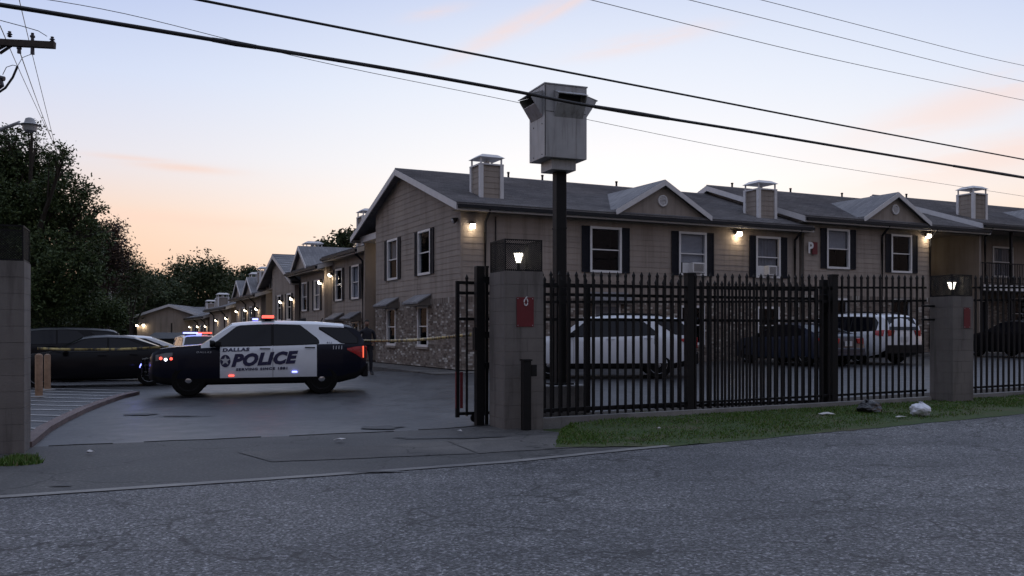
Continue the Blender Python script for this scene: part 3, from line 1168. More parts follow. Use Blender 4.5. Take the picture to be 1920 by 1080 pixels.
def make_roof(root, L, W, H, p, o=0.45, og=0.35, rows=True, x0=0.0, gutter=True, rakes=(True, True)):
    """gable roof, ridge along x; shingle courses are real steps"""
    xa, xb = x0 - og, L + og
    hw = W / 2
    zr = H + p * hw
    mb = MB()
    th = 0.10
    for sgn in (0, 1):
        def Y(y):
            return y if sgn == 0 else W - y
        ye = -o
        ze = H - p * o
        mb.hexa([(xa, Y(ye), ze), (xb, Y(ye), ze), (xb, Y(hw), zr), (xa, Y(hw), zr),
                 (xa, Y(ye), ze + th), (xb, Y(ye), ze + th), (xb, Y(hw), zr + th), (xa, Y(hw), zr + th)])
        n = max(6, int(math.hypot(hw + o, p * (hw + o)) / (0.16 if rows else 0.5)))
        for i in range(n):
            ya, yb = ye + (hw + o) * i / n, ye + (hw + o) * (i + 1) / n
            za, zb = H + p * ya + th, H + p * yb + th
            mb.hexa([(xa - 0.02, Y(ya - 0.02), za), (xb + 0.02, Y(ya - 0.02), za), (xb + 0.02, Y(yb), zb), (xa - 0.02, Y(yb), zb),
                     (xa - 0.02, Y(ya - 0.02), za + 0.024), (xb + 0.02, Y(ya - 0.02), za + 0.024), (xb + 0.02, Y(yb), zb + 0.004), (xa - 0.02, Y(yb), zb + 0.004)])
    mb.tube([(xa - 0.02, hw, zr + th), (xb + 0.02, hw, zr + th)], 0.05, 6)
    rf = mb.build('roof', M['roof'], root)
    # rake boards
    for k, x in enumerate((xa, xb)):
        if not rakes[k]:
            continue
        dx = -0.035 if k == 0 else 0.035
        for sgn in (0, 1):
            def Y(y):
                return y if sgn == 0 else W - y
            m2 = MB()
            ye, ze = -o, H - p * o
            e = 0.0 if sgn == 0 else 0.004
            m2.hexa([(x, Y(ye), ze - 0.14), (x + dx - e, Y(ye), ze - 0.14), (x + dx - e, Y(hw), zr - 0.14), (x, Y(hw), zr - 0.14),
                     (x, Y(ye), ze + th - 0.01), (x + dx - e, Y(ye), ze + th - 0.01), (x + dx - e, Y(hw), zr + th - 0.01), (x, Y(hw), zr + th - 0.01)])
            m2.build('rake_board', M['trim'], root)
    # soffit, fascia, gutter
    m2 = MB()
    ze = H - p * o
    m2.box(xa + 0.02, -o + 0.03, ze - 0.14, xb - 0.02, -0.002, ze - 0.11)
    m2.build('soffit', M['soffit'], root)
    m2 = MB()
    m2.box(xa + 0.02, W + 0.002, ze - 0.14, xb - 0.02, W + o - 0.03, ze - 0.11)
    m2.build('soffit', M['soffit'], root)
    for y0, y1 in ((-o - 0.005, -o + 0.03), (W + o - 0.03, W + o + 0.005)):
        m2 = MB()
        m2.box(xa + 0.01, y0, ze - 0.15, xb - 0.01, y1, ze - 0.004)
        m2.build('fascia', M['trim'], root)
        if gutter:
            yy = -o - 0.12 if y0 < 0 else W + o + 0.01
            m2 = MB()
            m2.box(xa + 0.03, yy, ze - 0.085, xb - 0.03, yy + 0.11, ze + 0.035)
            m2.build('gutter', M['gutter'], root)
    return rf


def make_dormer(root, xc, hwid, zf, zp, H, p, vent=True, yf=-0.30):
    """small front-facing gable standing on the roof slope"""
    mb = MB()
    yb_p, yb_f = (zp - H) / p, max((zf - H) / p, yf + 0.2)
    for s_ in (-1, 1):
        q = [(xc, yf - 0.18, zp), (xc + s_ * (hwid + 0.12), yf - 0.18, zf - 0.04), (xc + s_ * (hwid + 0.12), yb_f + 0.1, zf - 0.04), (xc, yb_p + 0.15, zp)]
        mb.hexa([(a, b, c) for a, b, c in q] + [(a, b, c + 0.12) for a, b, c in q])
    d = mb.build('dormer', M['roof'], root)
    m2 = MB()
    m2.prism([(xc - hwid, zf - 0.25), (xc + hwid, zf - 0.25), (xc + hwid, zf - 0.02), (xc, zp - 0.03), (xc - hwid, zf - 0.02)],
             lambda a, b, t: (a, t, b), yf, yf + 0.1)
    m2.build('dormer_face', M['siding2'], d)
    for s_ in (-1, 1):
        m2 = MB()
        y0, y1 = yf - 0.215 - (0.003 if s_ > 0 else 0), yf - 0.182
        m2.hexa([(xc, y0, zp - 0.10), (xc, y1, zp - 0.10), (xc + s_ * (hwid + 0.16), y1, zf - 0.16), (xc + s_ * (hwid + 0.16), y0, zf - 0.16),
                 (xc, y0, zp + 0.10), (xc, y1, zp + 0.10), (xc + s_ * (hwid + 0.16), y1, zf + 0.04), (xc + s_ * (hwid + 0.16), y0, zf + 0.04)])
        m2.build('rake_board', M['trim'], d)
    if vent:
        zc = zf + (zp - zf) * 0.44
        Mx = Matrix.Translation((xc, yf, zc)) @ Matrix.Rotation(R(90), 4, 'X')
        m2 = MB()
        m2.lathe([(0.15, 0.0), (0.215, 0.0), (0.215, 0.05), (0.19, 0.06), (0.155, 0.05), (0.15, 0.012)], Mx, 20)
        v = m2.build('round_vent', M['trim'], d)
        m2 = MB()
        for i in range(5):
            z = zc - 0.11 + i * 0.052
            hx = math.sqrt(max(0.0, 0.15 ** 2 - (z - zc) ** 2))
            m2.hexa([(xc - hx, yf - 0.045, z - 0.02), (xc + hx, yf - 0.045, z - 0.02), (xc + hx, yf - 0.005, z + 0.012), (xc - hx, yf - 0.005, z + 0.012),
                     (xc - hx, yf - 0.045, z - 0.008), (xc + hx, yf - 0.045, z - 0.008), (xc + hx, yf - 0.005, z + 0.024), (xc - hx, yf - 0.005, z + 0.024)])
        m2.build('louvre', M['trim'], v)
    return d


def make_chimney(root, xc, yc, wx, wy, zb, zt):
    """boarded chimney chase with corner trims and an open cap"""
    xa, xb, ya, yb = xc - wx / 2, xc + wx / 2, yc - wy / 2, yc + wy / 2
    mb = MB()
    z = zb
    while z < zt - 0.36:
        z1 = min(z + 0.2, zt - 0.36)
        mb.hexa([(xa - 0.012, ya - 0.012, z), (xb + 0.012, ya - 0.012, z), (xb + 0.012, yb + 0.012, z), (xa - 0.012, yb + 0.012, z),
                 (xa, ya, z1), (xb, ya, z1), (xb, yb, z1), (xa, yb, z1)])
        z = z1
    ch = mb.build('chimney', M['siding2'], root)
    for x, y in ((xa, ya), (xb, ya), (xb, yb), (xa, yb)):
        m2 = MB()
        m2.box(x - 0.065, y - 0.065, zb, x + 0.065, y + 0.065, zt - 0.345)
        m2.build('corner_trim', M['trim'], ch)
        m2 = MB()
        m2.box(x - 0.025, y - 0.025, zt - 0.34, x + 0.025, y + 0.025, zt - 0.13)
        m2.build('cap_post', M['trim'], ch)
    m2 = MB()
    m2.box(xa - 0.07, ya - 0.07, zt - 0.40, xb + 0.07, yb + 0.07, zt - 0.35)
    m2.tube([(xc, yc, zt - 0.35), (xc, yc, zt - 0.18)], 0.10, 10)
    m2.build('chase_top', M['trim'], ch)
    m2 = MB()
    e = 0.10
    m2.hexa([(xa - e, ya - e, zt - 0.13), (xb + e, ya - e, zt - 0.13), (xb + e, yb + e, zt - 0.13), (xa - e, yb + e, zt - 0.13),
             (xa + 0.10, ya + 0.10, zt), (xb - 0.10, ya + 0.10, zt), (xb - 0.10, yb - 0.10, zt), (xa + 0.10, yb - 0.10, zt)])
    m2.build('chimney_cap', M['trim'], ch)
    return ch


def make_downspout(root, P, u, H, top=0.35, n=0.07):
    mb = MB()
    mb.tube([P(u, H - 0.18, 0.46), P(u, H - 0.30, 0.40), P(u, H - top - 0.25, n + 0.01), P(u, H - top - 0.6, n), P(u, 0.15, n), P(u, 0.05, n + 0.2)], 0.048, 8)
    return mb.build('downspout', M['gutter'], root, smooth=40)


def make_pipe(root, x, y, z, ln=0.5):
    mb = MB()
    mb.tube([(x, y, z - 0.4), (x, y, z + ln)], 0.045, 8)
    mb.tube([(x, y, z + ln - 0.06), (x, y, z + ln)], 0.06, 8)
    return mb.build('vent_pipe', M['gutter'], root)


def ops_of(wins):
    return [(u - w / 2, u + w / 2, z, z + hh) for (u, z, w, hh) in wins]


H1, PIT, WB = 5.60, 0.335, 11.6
# ------------------------------------------------------------ block 1: the corner block
Z1 = 0.27
b1 = empty('apartment_building', bp(0, 0, Z1), BA, 'taupe corner apartment block whose gable wall and round-vented front face the drive', 'building', 'apartment blocks')
FR = lambda u, z, n: Vector((u, -n, z))
LT = lambda u, z, n: Vector((-n, u, z))
up1 = [(5.66, 3.42, 1.34, 1.66), (9.54, 3.42, 1.30, 1.66), (13.25, 3.42, 1.26, 1.66)]
lo1 = [(5.70, 0.78, 1.15, 1.50), (9.52, 0.78, 1.15, 1.50), (13.25, 0.78, 1.15, 1.50)]
make_wall(b1, FR, 0, 14.9, H1, ops_of(up1 + lo1), 2.48)
upg = [(3.45, 3.38, 1.30, 1.66), (7.10, 3.38, 1.30, 1.66)]
log = [(3.60, 0.72, 1.10, 1.52), (7.25, 0.72, 1.10, 1.52)]
GW = 9.4
gab = lambda z: ((z - H1) / PIT, WB - (z - H1) / PIT)
make_wall(b1, LT, 0, GW, H1, ops_of(upg + log), 2.48, gab)
mb = MB()
mb.box(0.12, WB - 0.12, 0, 14.9, WB, H1)
mb.box(14.78, 0.12, 0, 14.9, WB - 0.12, H1)
mb.box(0.05, 0.13, H1 - 0.25, 14.8, WB - 0.13, H1 - 0.15)
mb.build('back_wall', M['siding2'], b1)
# recess beside the gable wall (stair breezeway)
RC = lambda u, z, n: Vector((1.6 - n, u, z))
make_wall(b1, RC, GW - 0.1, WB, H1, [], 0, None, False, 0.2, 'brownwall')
mb = MB()
mb.box(-0.02, GW + 0.006, H1 - 0.32, 1.62, WB + 0.2, H1 - 0.05)
mb.build('breezeway_beam', M['trim'], b1)
mb = MB()
mb.box(0.05, GW - 0.12, 0, 1.6, GW - 0.002, H1 - 0.33)
mb.build('return_wall', M['siding2'], b1)
make_lamp(b1, RC, GW + 0.9, 4.95, 7, 'box')
for (u, z, w, hh), bl in zip(up1, (None, ('blind', 0.72), ('curtain', 0.72))):
    make_window(b1, FR, u, z, w, hh, True, bl)
for k, (u, z, w, hh) in enumerate(lo1):
    make_window(b1, FR, u, z, w, hh, False, None if k else ('blind', 0.3), True)
make_awning(b1, FR, 5.70, 2.36, 1.75)
for (u, z, w, hh), bl in zip(upg, (None, ('curtain', 0.5))):
    make_window(b1, LT, u, z, w, hh, True, bl)
for (u, z, w, hh) in log:
    make_window(b1, LT, u, z, w, hh, False, None, True)
    make_awning(b1, LT, u, 2.30, 1.75)
mb = MB()
mb.box(-0.045, -0.045, 2.47, 0.05, 0.05, H1 - 0.2)
mb.build('corner_board', M['siding'], b1)
make_roof(b1, 14.9, WB, H1, PIT)
make_dormer(b1, 7.95, 1.98, 5.62, 6.78, H1, PIT)
make_chimney(b1, 1.45, 1.15, 0.78, 0.80, 5.7, 7.50)
make_chimney(b1, 13.7, 0.95, 0.85, 0.80, 5.6, 7.45)
make_chimney(b1, 1.2, 10.4, 0.85, 0.85, 5.6, 7.45)
for x in (6.2, 9.9, 4.6):
    make_pipe(b1, x, WB / 2 + 0.1, H1 + PIT * WB / 2, 0.38)
make_downspout(b1, FR, 0.85, H1)
make_downspout(b1, FR, 14.62, H1)
mb = MB()
mb.tube([FR(1.25, 0.6, 0.05), FR(1.25, 5.2, 0.05)], 0.022, 6)
mb.build('conduit', M['gutter'], b1)
make_lamp(b1, FR, 0.36, 4.78, 6, 'box')
make_lamp(b1, FR, 11.65, 5.05, 16, 'flood')
# unlit twin floodlight on the corner
mb = MB()
Mx = Matrix.Translation((-0.18, 0.25, 5.02)) @ Matrix.Rotation(R(-115), 4, 'Y')
mb.lathe([(0.03, -0.16), (0.07, -0.12), (0.105, 0.0), (0.10, 0.03), (0.03, 0.02)], Mx, 14)
mb.tube([(-0.02, 0.25, 5.1), (-0.14, 0.25, 5.08)], 0.035, 8)
sp1 = mb.build('spotlight', M['lampbody'], b1, smooth=40)
mb = MB()
mb.lathe([(0.085, 0.031), (0.06, 0.05), (0.02, 0.056)], Mx, 14)
mb.build('spotlight_lens', M['greyletter'], sp1)
# concrete walk round the base
mb = MB()
for i in range(6):
    mb.box(-1.5, 0.05 + i * 1.9, -0.3, -0.04, 0.05 + i * 1.9 + 1.88, -0.03)
wk = mb.build('walkway', M['concrete'], None)
wk.location, wk.rotation_euler = b1.location, (0, 0, BA)
struct(wk)
mb = MB()
for i in range(8):
    mb.box(-1.5 + i * 2.1, -1.5, -0.3, -1.5 + i * 2.1 + 2.08, -0.05, -0.035)
wk = mb.build('walkway', M['concrete'], None)
wk.location, wk.rotation_euler = b1.location, (0, 0, BA)
struct(wk)

# air conditioners in the two windows
for (u, dz, dw, lab, ww) in ((9.62, 3.52, 0.55, 'square window air conditioner below the drawn pale blind', 0.55),
                             (13.25, 3.52, 0.5, 'window air conditioner below the grey curtains beside the downspout', 0.42)):
    p = bp(u, 0, 0)
    ac = empty('window_air_conditioner', (p.x, p.y, Z1 + dz), BA, lab, 'air conditioner')
    mb = MB()
    mb.box(-ww / 2, -0.30, 0, ww / 2, 0.05, 0.38)
    mb.build('casing', M['white'], ac, bevel=0.015)
    mb = MB()
    for i in range(8):
        mb.box(-ww / 2 + 0.05, -0.312, 0.05 + i * 0.037, ww / 2 - 0.05, -0.302, 0.05 + i * 0.037 + 0.014)
    mb.build('grille', M['gutter'], ac)
    for s_ in (-1, 1):
        mb = MB()
        mb.box(min(s_ * ww / 2, s_ * 0.55) + 0.002, -0.03, 0.0, max(s_ * ww / 2, s_ * 0.55) - 0.002, -0.01, 0.38)
        mb.build('side_panel', M['curtain' if s_ > 0 else 'white'], ac)

# ------------------------------------------------------------ block 2
Z2 = 0.66
b2 = empty('apartment_building', bp(15.05, -0.12, Z2), BA, 'taupe apartment block with the letter P sign and round-vented front gable', 'building', 'apartment blocks')
up2 = [(1.85, 3.50, 1.28, 1.66), (5.55, 3.44, 1.26, 1.66)]
lo2 = [(1.85, 0.78, 1.15, 1.50), (5.55, 0.78, 1.15, 1.50)]
make_wall(b2, FR, 0, 7.35, H1, ops_of(up2 + lo2), 2.40)
mb = MB()
mb.box(0, 0.14, 0, 0.12, WB, H1)
mb.box(0.12, WB - 0.12, 0, 10.4, WB, H1)
mb.box(7.23, 0.14, 0, 7.35, 3.2, H1)
mb.box(0.05, 0.13, H1 - 0.25, 10.3, WB - 0.13, H1 - 0.15)
mb.box(7.35, -0.10, H1 - 0.36, 10.4, 0.02, H1 - 0.04)
mb.build('back_wall', M['siding2'], b2)
LT2 = lambda u, z, n: Vector((-n, u, z))
mb = MB()
zz = H1 + 0.01
while zz < H1 + PIT * WB / 2 - 0.08:
    lo_, hi_ = gab(zz + 0.2)
    mb.hexa([(-0.04, lo_, zz), (0.1, lo_, zz), (0.1, hi_, zz), (-0.04, hi_, zz), (-0.008, lo_ + 0.05, zz + 0.2), (0.1, lo_ + 0.05, zz + 0.2), (0.1, hi_ - 0.05, zz + 0.2), (-0.008, hi_ - 0.05, zz + 0.2)])
    zz += 0.2
mb.box(-0.03, 0.0, H1 - 0.5, 0.0, WB, H1)
mb.build('gable_siding', M['siding'], b2)
RC2 = lambda u, z, n: Vector((u, 3.0 - n, z))
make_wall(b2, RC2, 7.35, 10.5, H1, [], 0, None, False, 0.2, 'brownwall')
for (u, z, w, hh), bl in zip(up2, (('blind', 0.5), None)):
    make_window(b2, FR, u, z, w, hh, True, bl)
for (u, z, w, hh) in lo2:
    make_window(b2, FR, u, z, w, hh, False, None, True)
make_roof(b2, 10.4, WB, H1, PIT)
make_dormer(b2, 4.85, 1.85, 5.62, 6.72, H1, PIT)
for x in (1.2, 4.8, 8.2):
    make_pipe(b2, x, WB / 2 + 0.1, H1 + PIT * WB / 2, 0.36)
make_downspout(b2, FR, 4.35, H1)
make_downspout(b2, FR, 7.28, H1)
make_lamp(b2, FR, 7.05, 5.05, 14, 'flood')
make_lamp(b2, RC2, 9.0, 4.9, 6, 'flood')
mb = MB()
for i in range(6):
    mb.box(-0.3 + i * 1.9, -1.5, -0.5, -0.3 + i * 1.9 + 1.88, -0.05, -0.035)
wk = mb.build('walkway', M['concrete'], None)
wk.location, wk.rotation_euler = b2.location, (0, 0, BA)
struct(wk)


def text_mesh(txt, size=1.0, shear=0.0, bold=0.0, spacing=1.0):
    cu = bpy.data.curves.new('lettering', 'FONT')
    cu.body = txt
    cu.size = size
    cu.shear = shear
    cu.offset = bold
    cu.space_character = spacing
    cu.resolution_u = 3
    ob = bpy.data.objects.new('lettering', cu)
    COL.objects.link(ob)
    dg = bpy.context.evaluated_depsgraph_get()
    me = bpy.data.meshes.new_from_object(ob.evaluated_get(dg))
    bpy.data.objects.remove(ob)
    vs = [tuple(v.co) for v in me.vertices]
    fs = [tuple(p.vertices) for p in me.polygons]
    bpy.data.meshes.remove(me)
    return vs, fs


p = bp(15.42, -0.20, Z2 + 4.05)
sg = empty('letter_sign', p, BA, 'small red wall sign with a white letter P beside the corner downspout', 'sign')
mb = MB()
mb.box(-0.02, -0.03, 0.0, 0.26, 0.0, 0.50)
mb.build('sign_plate', M['redsign'], sg)
vs_, fs_ = text_mesh('P', 0.62, 0, 0.02)
mb = MB()
mb.add([(-0.26 + x * 0.9, -0.036, 0.05 + y) for x, y, z in vs_], fs_)
mb.build('letter', M['white'], sg)

# ------------------------------------------------------------ block 3: balcony block at the right edge
Z3 = 0.90
b3 = empty('apartment_building', bp(25.55, -0.2, Z3), BA, 'taupe apartment block with iron-railed balcony at the right edge', 'building', 'apartment blocks')
FR3 = lambda u, z, n: Vector((u, 1.45 - n, z))
dr3 = [(1.35, 2.92, 1.0, 2.15), (3.6, 3.3, 1.5, 1.5), (2.0, 0.05, 1.0, 2.15), (4.6, 0.8, 1.3, 1.5)]
make_wall(b3, FR3, 0, 12.0, H1, ops_of(dr3), 2.40, None, False)
mb = MB()
mb.box(0, 0.0, 0, 0.12, WB, H1)
mb.box(0.12, WB - 0.12, 0, 12, WB, H1)
mb.box(0.05, 0.13, H1 - 0.25, 11.9, WB - 0.13, H1 - 0.15)
mb.build('back_wall', M['siding2'], b3)
mb = MB()
zz = H1 + 0.01
while zz < H1 + PIT * WB / 2 - 0.08:
    lo_, hi_ = gab(zz + 0.2)
    mb.box(-0.03, lo_, zz, 0.1, hi_, zz + 0.196)
    zz += 0.2
mb.build('gable_siding', M['siding'], b3)
make_roof(b3, 12.0, WB, H1, PIT)
make_dormer(b3, 6.4, 1.9, 5.62, 6.75, H1, PIT)
make_chimney(b3, 0.75, 0.95, 0.85, 0.80, 5.6, 7.45)
make_pipe(b3, 2.2, WB / 2 + 0.1, H1 + PIT * WB / 2, 0.36)
make_downspout(b3, FR, 0.30, H1)
for k, (u, z, w, hh) in enumerate(dr3):
    if k in (0, 2):
        mb = MB()
        a, b = u - w / 2, u + w / 2
        wb(mb, FR3, a, a + 0.1, z, z + hh, -0.05, 0.06)
        wb(mb, FR3, b - 0.1, b, z, z + hh, -0.05, 0.06)
        wb(mb, FR3, a + 0.1, b - 0.1, z + hh - 0.1, z + hh, -0.05, 0.058)
        fr_ = mb.build('door_frame', M['white'], b3)
        mb = MB()
        wb(mb, FR3, a + 0.1, b - 0.1, z, z + hh - 0.1, -0.06, -0.02)
        for q in range(2):
            for r in range(3):
                wb(mb, FR3, a + 0.17 + q * 0.36, a + 0.45 + q * 0.36, z + 0.15 + r * 0.62, z + 0.65 + r * 0.62, -0.02, -0.005)
        mb.build('door', M['curtain' if k == 0 else 'shutter'], fr_)
    else:
        make_window(b3, FR3, u, z, w, hh, False, ('curtain', 1.0) if k == 1 else None)
bal = MB()
bal.box(0.14, -0.08, 2.62, 5.6, 1.40, 2.80)
bo = bal.build('balcony_deck', M['soffit'], b3)
mb = MB()
mb.box(0.0, -0.15, 2.50, 5.65, -0.085, 2.84)
mb.build('rim_board', M['gutter'], bo)
for i in range(14):
    m2 = MB()
    m2.box(0.06 + i * 0.37, -0.205, 2.54, 0.06 + i * 0.37 + 0.22, -0.155, 2.80)
    m2.build('rim_block', M['white'], bo)
for i in range(42):
    m2 = MB()
    m2.box(0.10 + i * 0.122, -0.095, 2.86, 0.10 + i * 0.122 + 0.022, -0.073, 3.78)
    m2.build('baluster', M['iron'], b3)
mb = MB()
mb.box(0.06, -0.11, 3.78, 5.6, -0.06, 3.83)
mb.box(0.06, -0.105, 2.88, 5.6, -0.065, 2.915)
mb.build('handrail', M['iron'], b3)
for x in (2.2, 5.5):
    mb = MB()
    mb.box(x - 0.05, -0.05, 0.0, x + 0.05, 0.05, H1 - 0.2)
    mb.build('balcony_post', M['gutter'], b3)
# stair flight under the balcony
mb = MB()
for i in range(9):
    mb.box(2.6 + i * 0.28, 0.25, 0.2 + i * 0.27, 2.6 + i * 0.28 + 0.29, 1.25, 0.27 + i * 0.27)
mb.bar((2.6, 0.2, 0.1), (5.2, 0.2, 2.6), 0.05, 0.28)
mb.build('stair_flight', M['gutter'], b3)

# ------------------------------------------------------------ the row along the drive
def side_block(label, w0, w1, s_front, z0, dormers=(), wins=(), chim=(), lamps=(), depth=9.0, recess=None, brick=0.0, hoods=False, spouts=(), extra=False):
    """eave-fronted block facing the drive; local x runs towards the camera, so positions are given as w (away from the camera)"""
    L = w1 - w0
    p = bp(s_front, w1, z0)
    b = empty('apartment_building', p, BA - R(90), label, 'building', 'apartment blocks')
    ww = [(w1 - w, z, 1.25, 1.60) for (w, z) in wins]
    x0 = 0.0
    lw = [(w1 - w, 0.75, 1.1, 1.5) for (w, z) in wins] if brick else []
    make_wall(b, FR, recess or 0.0, L, H1, ops_of(ww + lw), brick, None, False)
    mb = MB()
    mb.box(recess or 0.0, 0.14, 0, (recess or 0.0) + 0.12, depth, H1)
    mb.box(L - 0.12, 0.14, 0, L, depth, H1)
    mb.box(0.12, depth - 0.12, 0, L - 0.12, depth, H1)
    if recess:
        mb.box(0.0, 2.2, 0, recess, 2.3, H1)
    mb.box(0.05, 0.13, H1 - 0.25, L - 0.05, depth - 0.13, H1 - 0.15)
    p_ = 0.30
    for k in (0, 1):
        xx = 0.02 if k == 0 else L - 0.06
        mb.add([(xx, 0, H1), (xx, depth, H1), (xx, depth / 2, H1 + p_ * depth / 2), (xx + 0.04, 0, H1), (xx + 0.04, depth, H1), (xx + 0.04, depth / 2, H1 + p_ * depth / 2)],
               [(0, 1, 2), (5, 4, 3), (0, 3, 4, 1), (1, 4, 5, 2), (2, 5, 3, 0)])
    mb.build('side_walls', M['siding2'], b)
    for (u, z, w, hh) in ww:
        make_window(b, FR, u, z, w, hh, True, random.choice((None, ('blind', 1.0), ('curtain', 0.6))), slats=False)
    for (u, z, w, hh) in lw:
        make_window(b, FR, u, z, w, hh, False, None, True)
        make_awning(b, FR, u, 2.35, 1.75)
    make_roof(b, L, depth, H1, p_, rows=False)
    for (wc, hw_, zp_) in dormers:
        make_dormer(b, w1 - wc, hw_, 5.6, zp_, H1, p_, False)
    for (wc, y, zt) in chim:
        make_chimney(b, w1 - wc, y, 0.85, 0.85, 5.5, zt)
    for (wc, z, e) in lamps:
        make_lamp(b, FR, w1 - wc, z, e, 'flood')
    for wc in spouts:
        make_downspout(b, FR, w1 - wc, H1)
    return b


def gable_block(label, w0, w1, s_front, z0, wins=(), lamps=(), depth=14.0, chim=(), flat=None, recess=None):
    W_ = w1 - w0
    b = empty('apartment_building', bp(s_front, w0, z0), BA, label, 'building', 'apartment blocks')
    p_ = 0.36
    wall1 = W_ - (recess or 0.0)
    g = lambda z: ((z - H1) / p_, W_ - (z - H1) / p_)
    ww = [(w - w0, z, 1.25, 1.60) for (w, z) in wins]
    make_wall(b, LT, 0, wall1, H1, ops_of(ww), 0, g, False)
    mb = MB()
    mb.box(0.12, 0, 0, depth, 0.12, H1)
    mb.box(0.12, W_ - 0.12, 0, depth, W_, H1)
    if recess:
        mb.box(1.5, wall1, 0, 1.6, W_ - 0.12, H1)
        mb.box(0.12, wall1 - 0.12, 0, 1.5, wall1 - 0.01, H1)
    mb.box(0.14, 0.13, H1 - 0.25, depth, W_ - 0.13, H1 - 0.15)
    mb.build('side_walls', M['siding2'], b)
    for (u, z, w, hh) in ww:
        make_window(b, LT, u, z, w, hh, True, random.choice((None, ('blind', 0.6))), slats=False)
    make_roof(b, depth, W_, H1, p_, rows=False)
    for (w, z, e, n) in lamps:
        make_lamp(b, (lambda u, zz_, nn: Vector((1.5 - nn, u, zz_))) if n else LT, w - w0, z, e, 'flood')
    for (xx, wc, zt) in chim:
        make_chimney(b, xx, wc - w0, 0.85, 0.85, 5.5, zt)
    return b


side_block('taupe block with two tall shuttered windows next to the near breezeway', 11.9, 17.6, 0.25, -0.22, (), ((13.3, 3.30), (16.2, 3.30)), ((13.2, 0.62, 7.52),), ((17.4, 4.6, 8),), brick=2.4, spouts=(12.0,))
side_block('taupe block with small dormer and chimney, its eave jutting over the drive', 17.75, 24.6, -0.10, -0.62, ((21.6, 1.7, 6.75),), ((19.2, 3.30), (22.0, 3.30)), ((22.9, 0.62, 7.25),), ((18.1, 4.65, 8),), recess=1.6, spouts=(23.0,))
gable_block('taupe gable-fronted block in the middle of the row', 24.75, 34.2, -0.05, -1.02, ((26.2, 3.25), (29.0, 3.25)), ((25.0, 4.45, 9, 0), (28.0, 4.35, 4, 0), (32.8, 4.5, 8, 1)), recess=3.0, chim=((0.75, 33.3, 7.40),))
side_block('taupe block with twin small gables far down the row', 34.4, 44.5, -0.2, -1.45, ((37.0, 1.7, 6.7), (41.5, 1.7, 6.7)), ((38.0, 3.2), (41.0, 3.2)), ((36.0, 0.6, 7.5), (39.3, 0.6, 7.3)), ((35.2, 4.5, 9), (39.5, 4.5, 8), (43.4, 4.5, 8)), spouts=(36.3, 40.0))
side_block('low-lying taupe block with one chimney past the twin gables', 45.0, 57.0, -0.5, -2.05, (), (), ((53.5, 0.6, 6.95), ), ((46.5, 4.6, 9), (52.0, 4.5, 9)), spouts=(48.0, 54.0))
side_block('farthest taupe block in the row, with three lamps', 57.5, 72.0, -0.6, -2.6, (), ((62.0, 3.2), (67.0, 3.2)), ((59.5, 1.4, 7.3), (66.0, 1.4, 7.3)), ((58.0, 4.6, 9), (63.5, 4.6, 9), (70.0, 4.6, 9)), spouts=(59.0, 64.5))

# gable house closing the view at the end of the drive
hp = at(257, 640, 94)
fh = empty('gabled_house', (hp.x, 94, -2.55), R(5), 'plain grey house with low gable closing the end of the drive', 'building')
WF = 6.6
mb = MB()
mb.box(0, 0, 0, WF, 9, 5.7)
mb.prism([(0, 5.7), (WF, 5.7), (WF / 2, 5.7 + 0.34 * WF / 2)], lambda a, b, t: (a, t, b), 0.0, 9.0)
mb.build('wall', M['siding2'], fh)
mb = MB()
for s_ in (-1, 1):
    x1 = WF / 2 + s_ * (WF / 2 + 0.4)
    z1 = 5.7 - 0.34 * 0.4
    zc = 5.7 + 0.34 * WF / 2
    q = [(WF / 2, -0.4, zc + 0.02), (x1, -0.4, z1 + 0.02), (x1, 9.4, z1 + 0.02), (WF / 2, 9.4, zc + 0.02)]
    mb.hexa(q + [(a, b, c + 0.12) for a, b, c in q])
mb.build('roof', M['roof'], fh)
for s_ in (-1, 1):
    mb = MB()
    x1 = WF / 2 + s_ * (WF / 2 + 0.45)
    mb.hexa([(WF / 2, -0.44, zc - 0.12), (WF / 2, -0.405, zc - 0.12), (x1, -0.405, z1 - 0.12), (x1, -0.44, z1 - 0.12),
             (WF / 2, -0.44, zc + 0.14), (WF / 2, -0.405, zc + 0.14), (x1, -0.405, z1 + 0.14), (x1, -0.44, z1 + 0.14)])
    mb.build('rake_board', M['trim'], fh)
mb = MB()
mb.tube([(WF * 0.53, -0.05, 0), (WF * 0.53, -0.05, 5.0)], 0.06, 6)
mb.build('downspout', M['gutter'], fh)
mb = MB()
mb.hexa([(-0.35, 3.2, 5.5), (9.5, 3.2, 5.5), (9.5, 7.0, 6.75), (-0.35, 7.0, 6.75), (-0.35, 3.2, 5.62), (9.5, 3.2, 5.62), (9.5, 7.0, 6.87), (-0.35, 7.0, 6.87)])
mb.build('cross_roof', M['roof'], fh)
make_lamp(fh, FR, 0.7, 4.75, 22, 'flood')
make_lamp(fh, FR, 0.06, 4.7, 8, 'flood')

# ================================================================== gate pillars
FZ = FA


def frame_empty(name, a, b, label, cat, group=None, dz=0.0):
    p = fpz(a, b, dz)
    return empty(name, p, FA, label, cat, group)


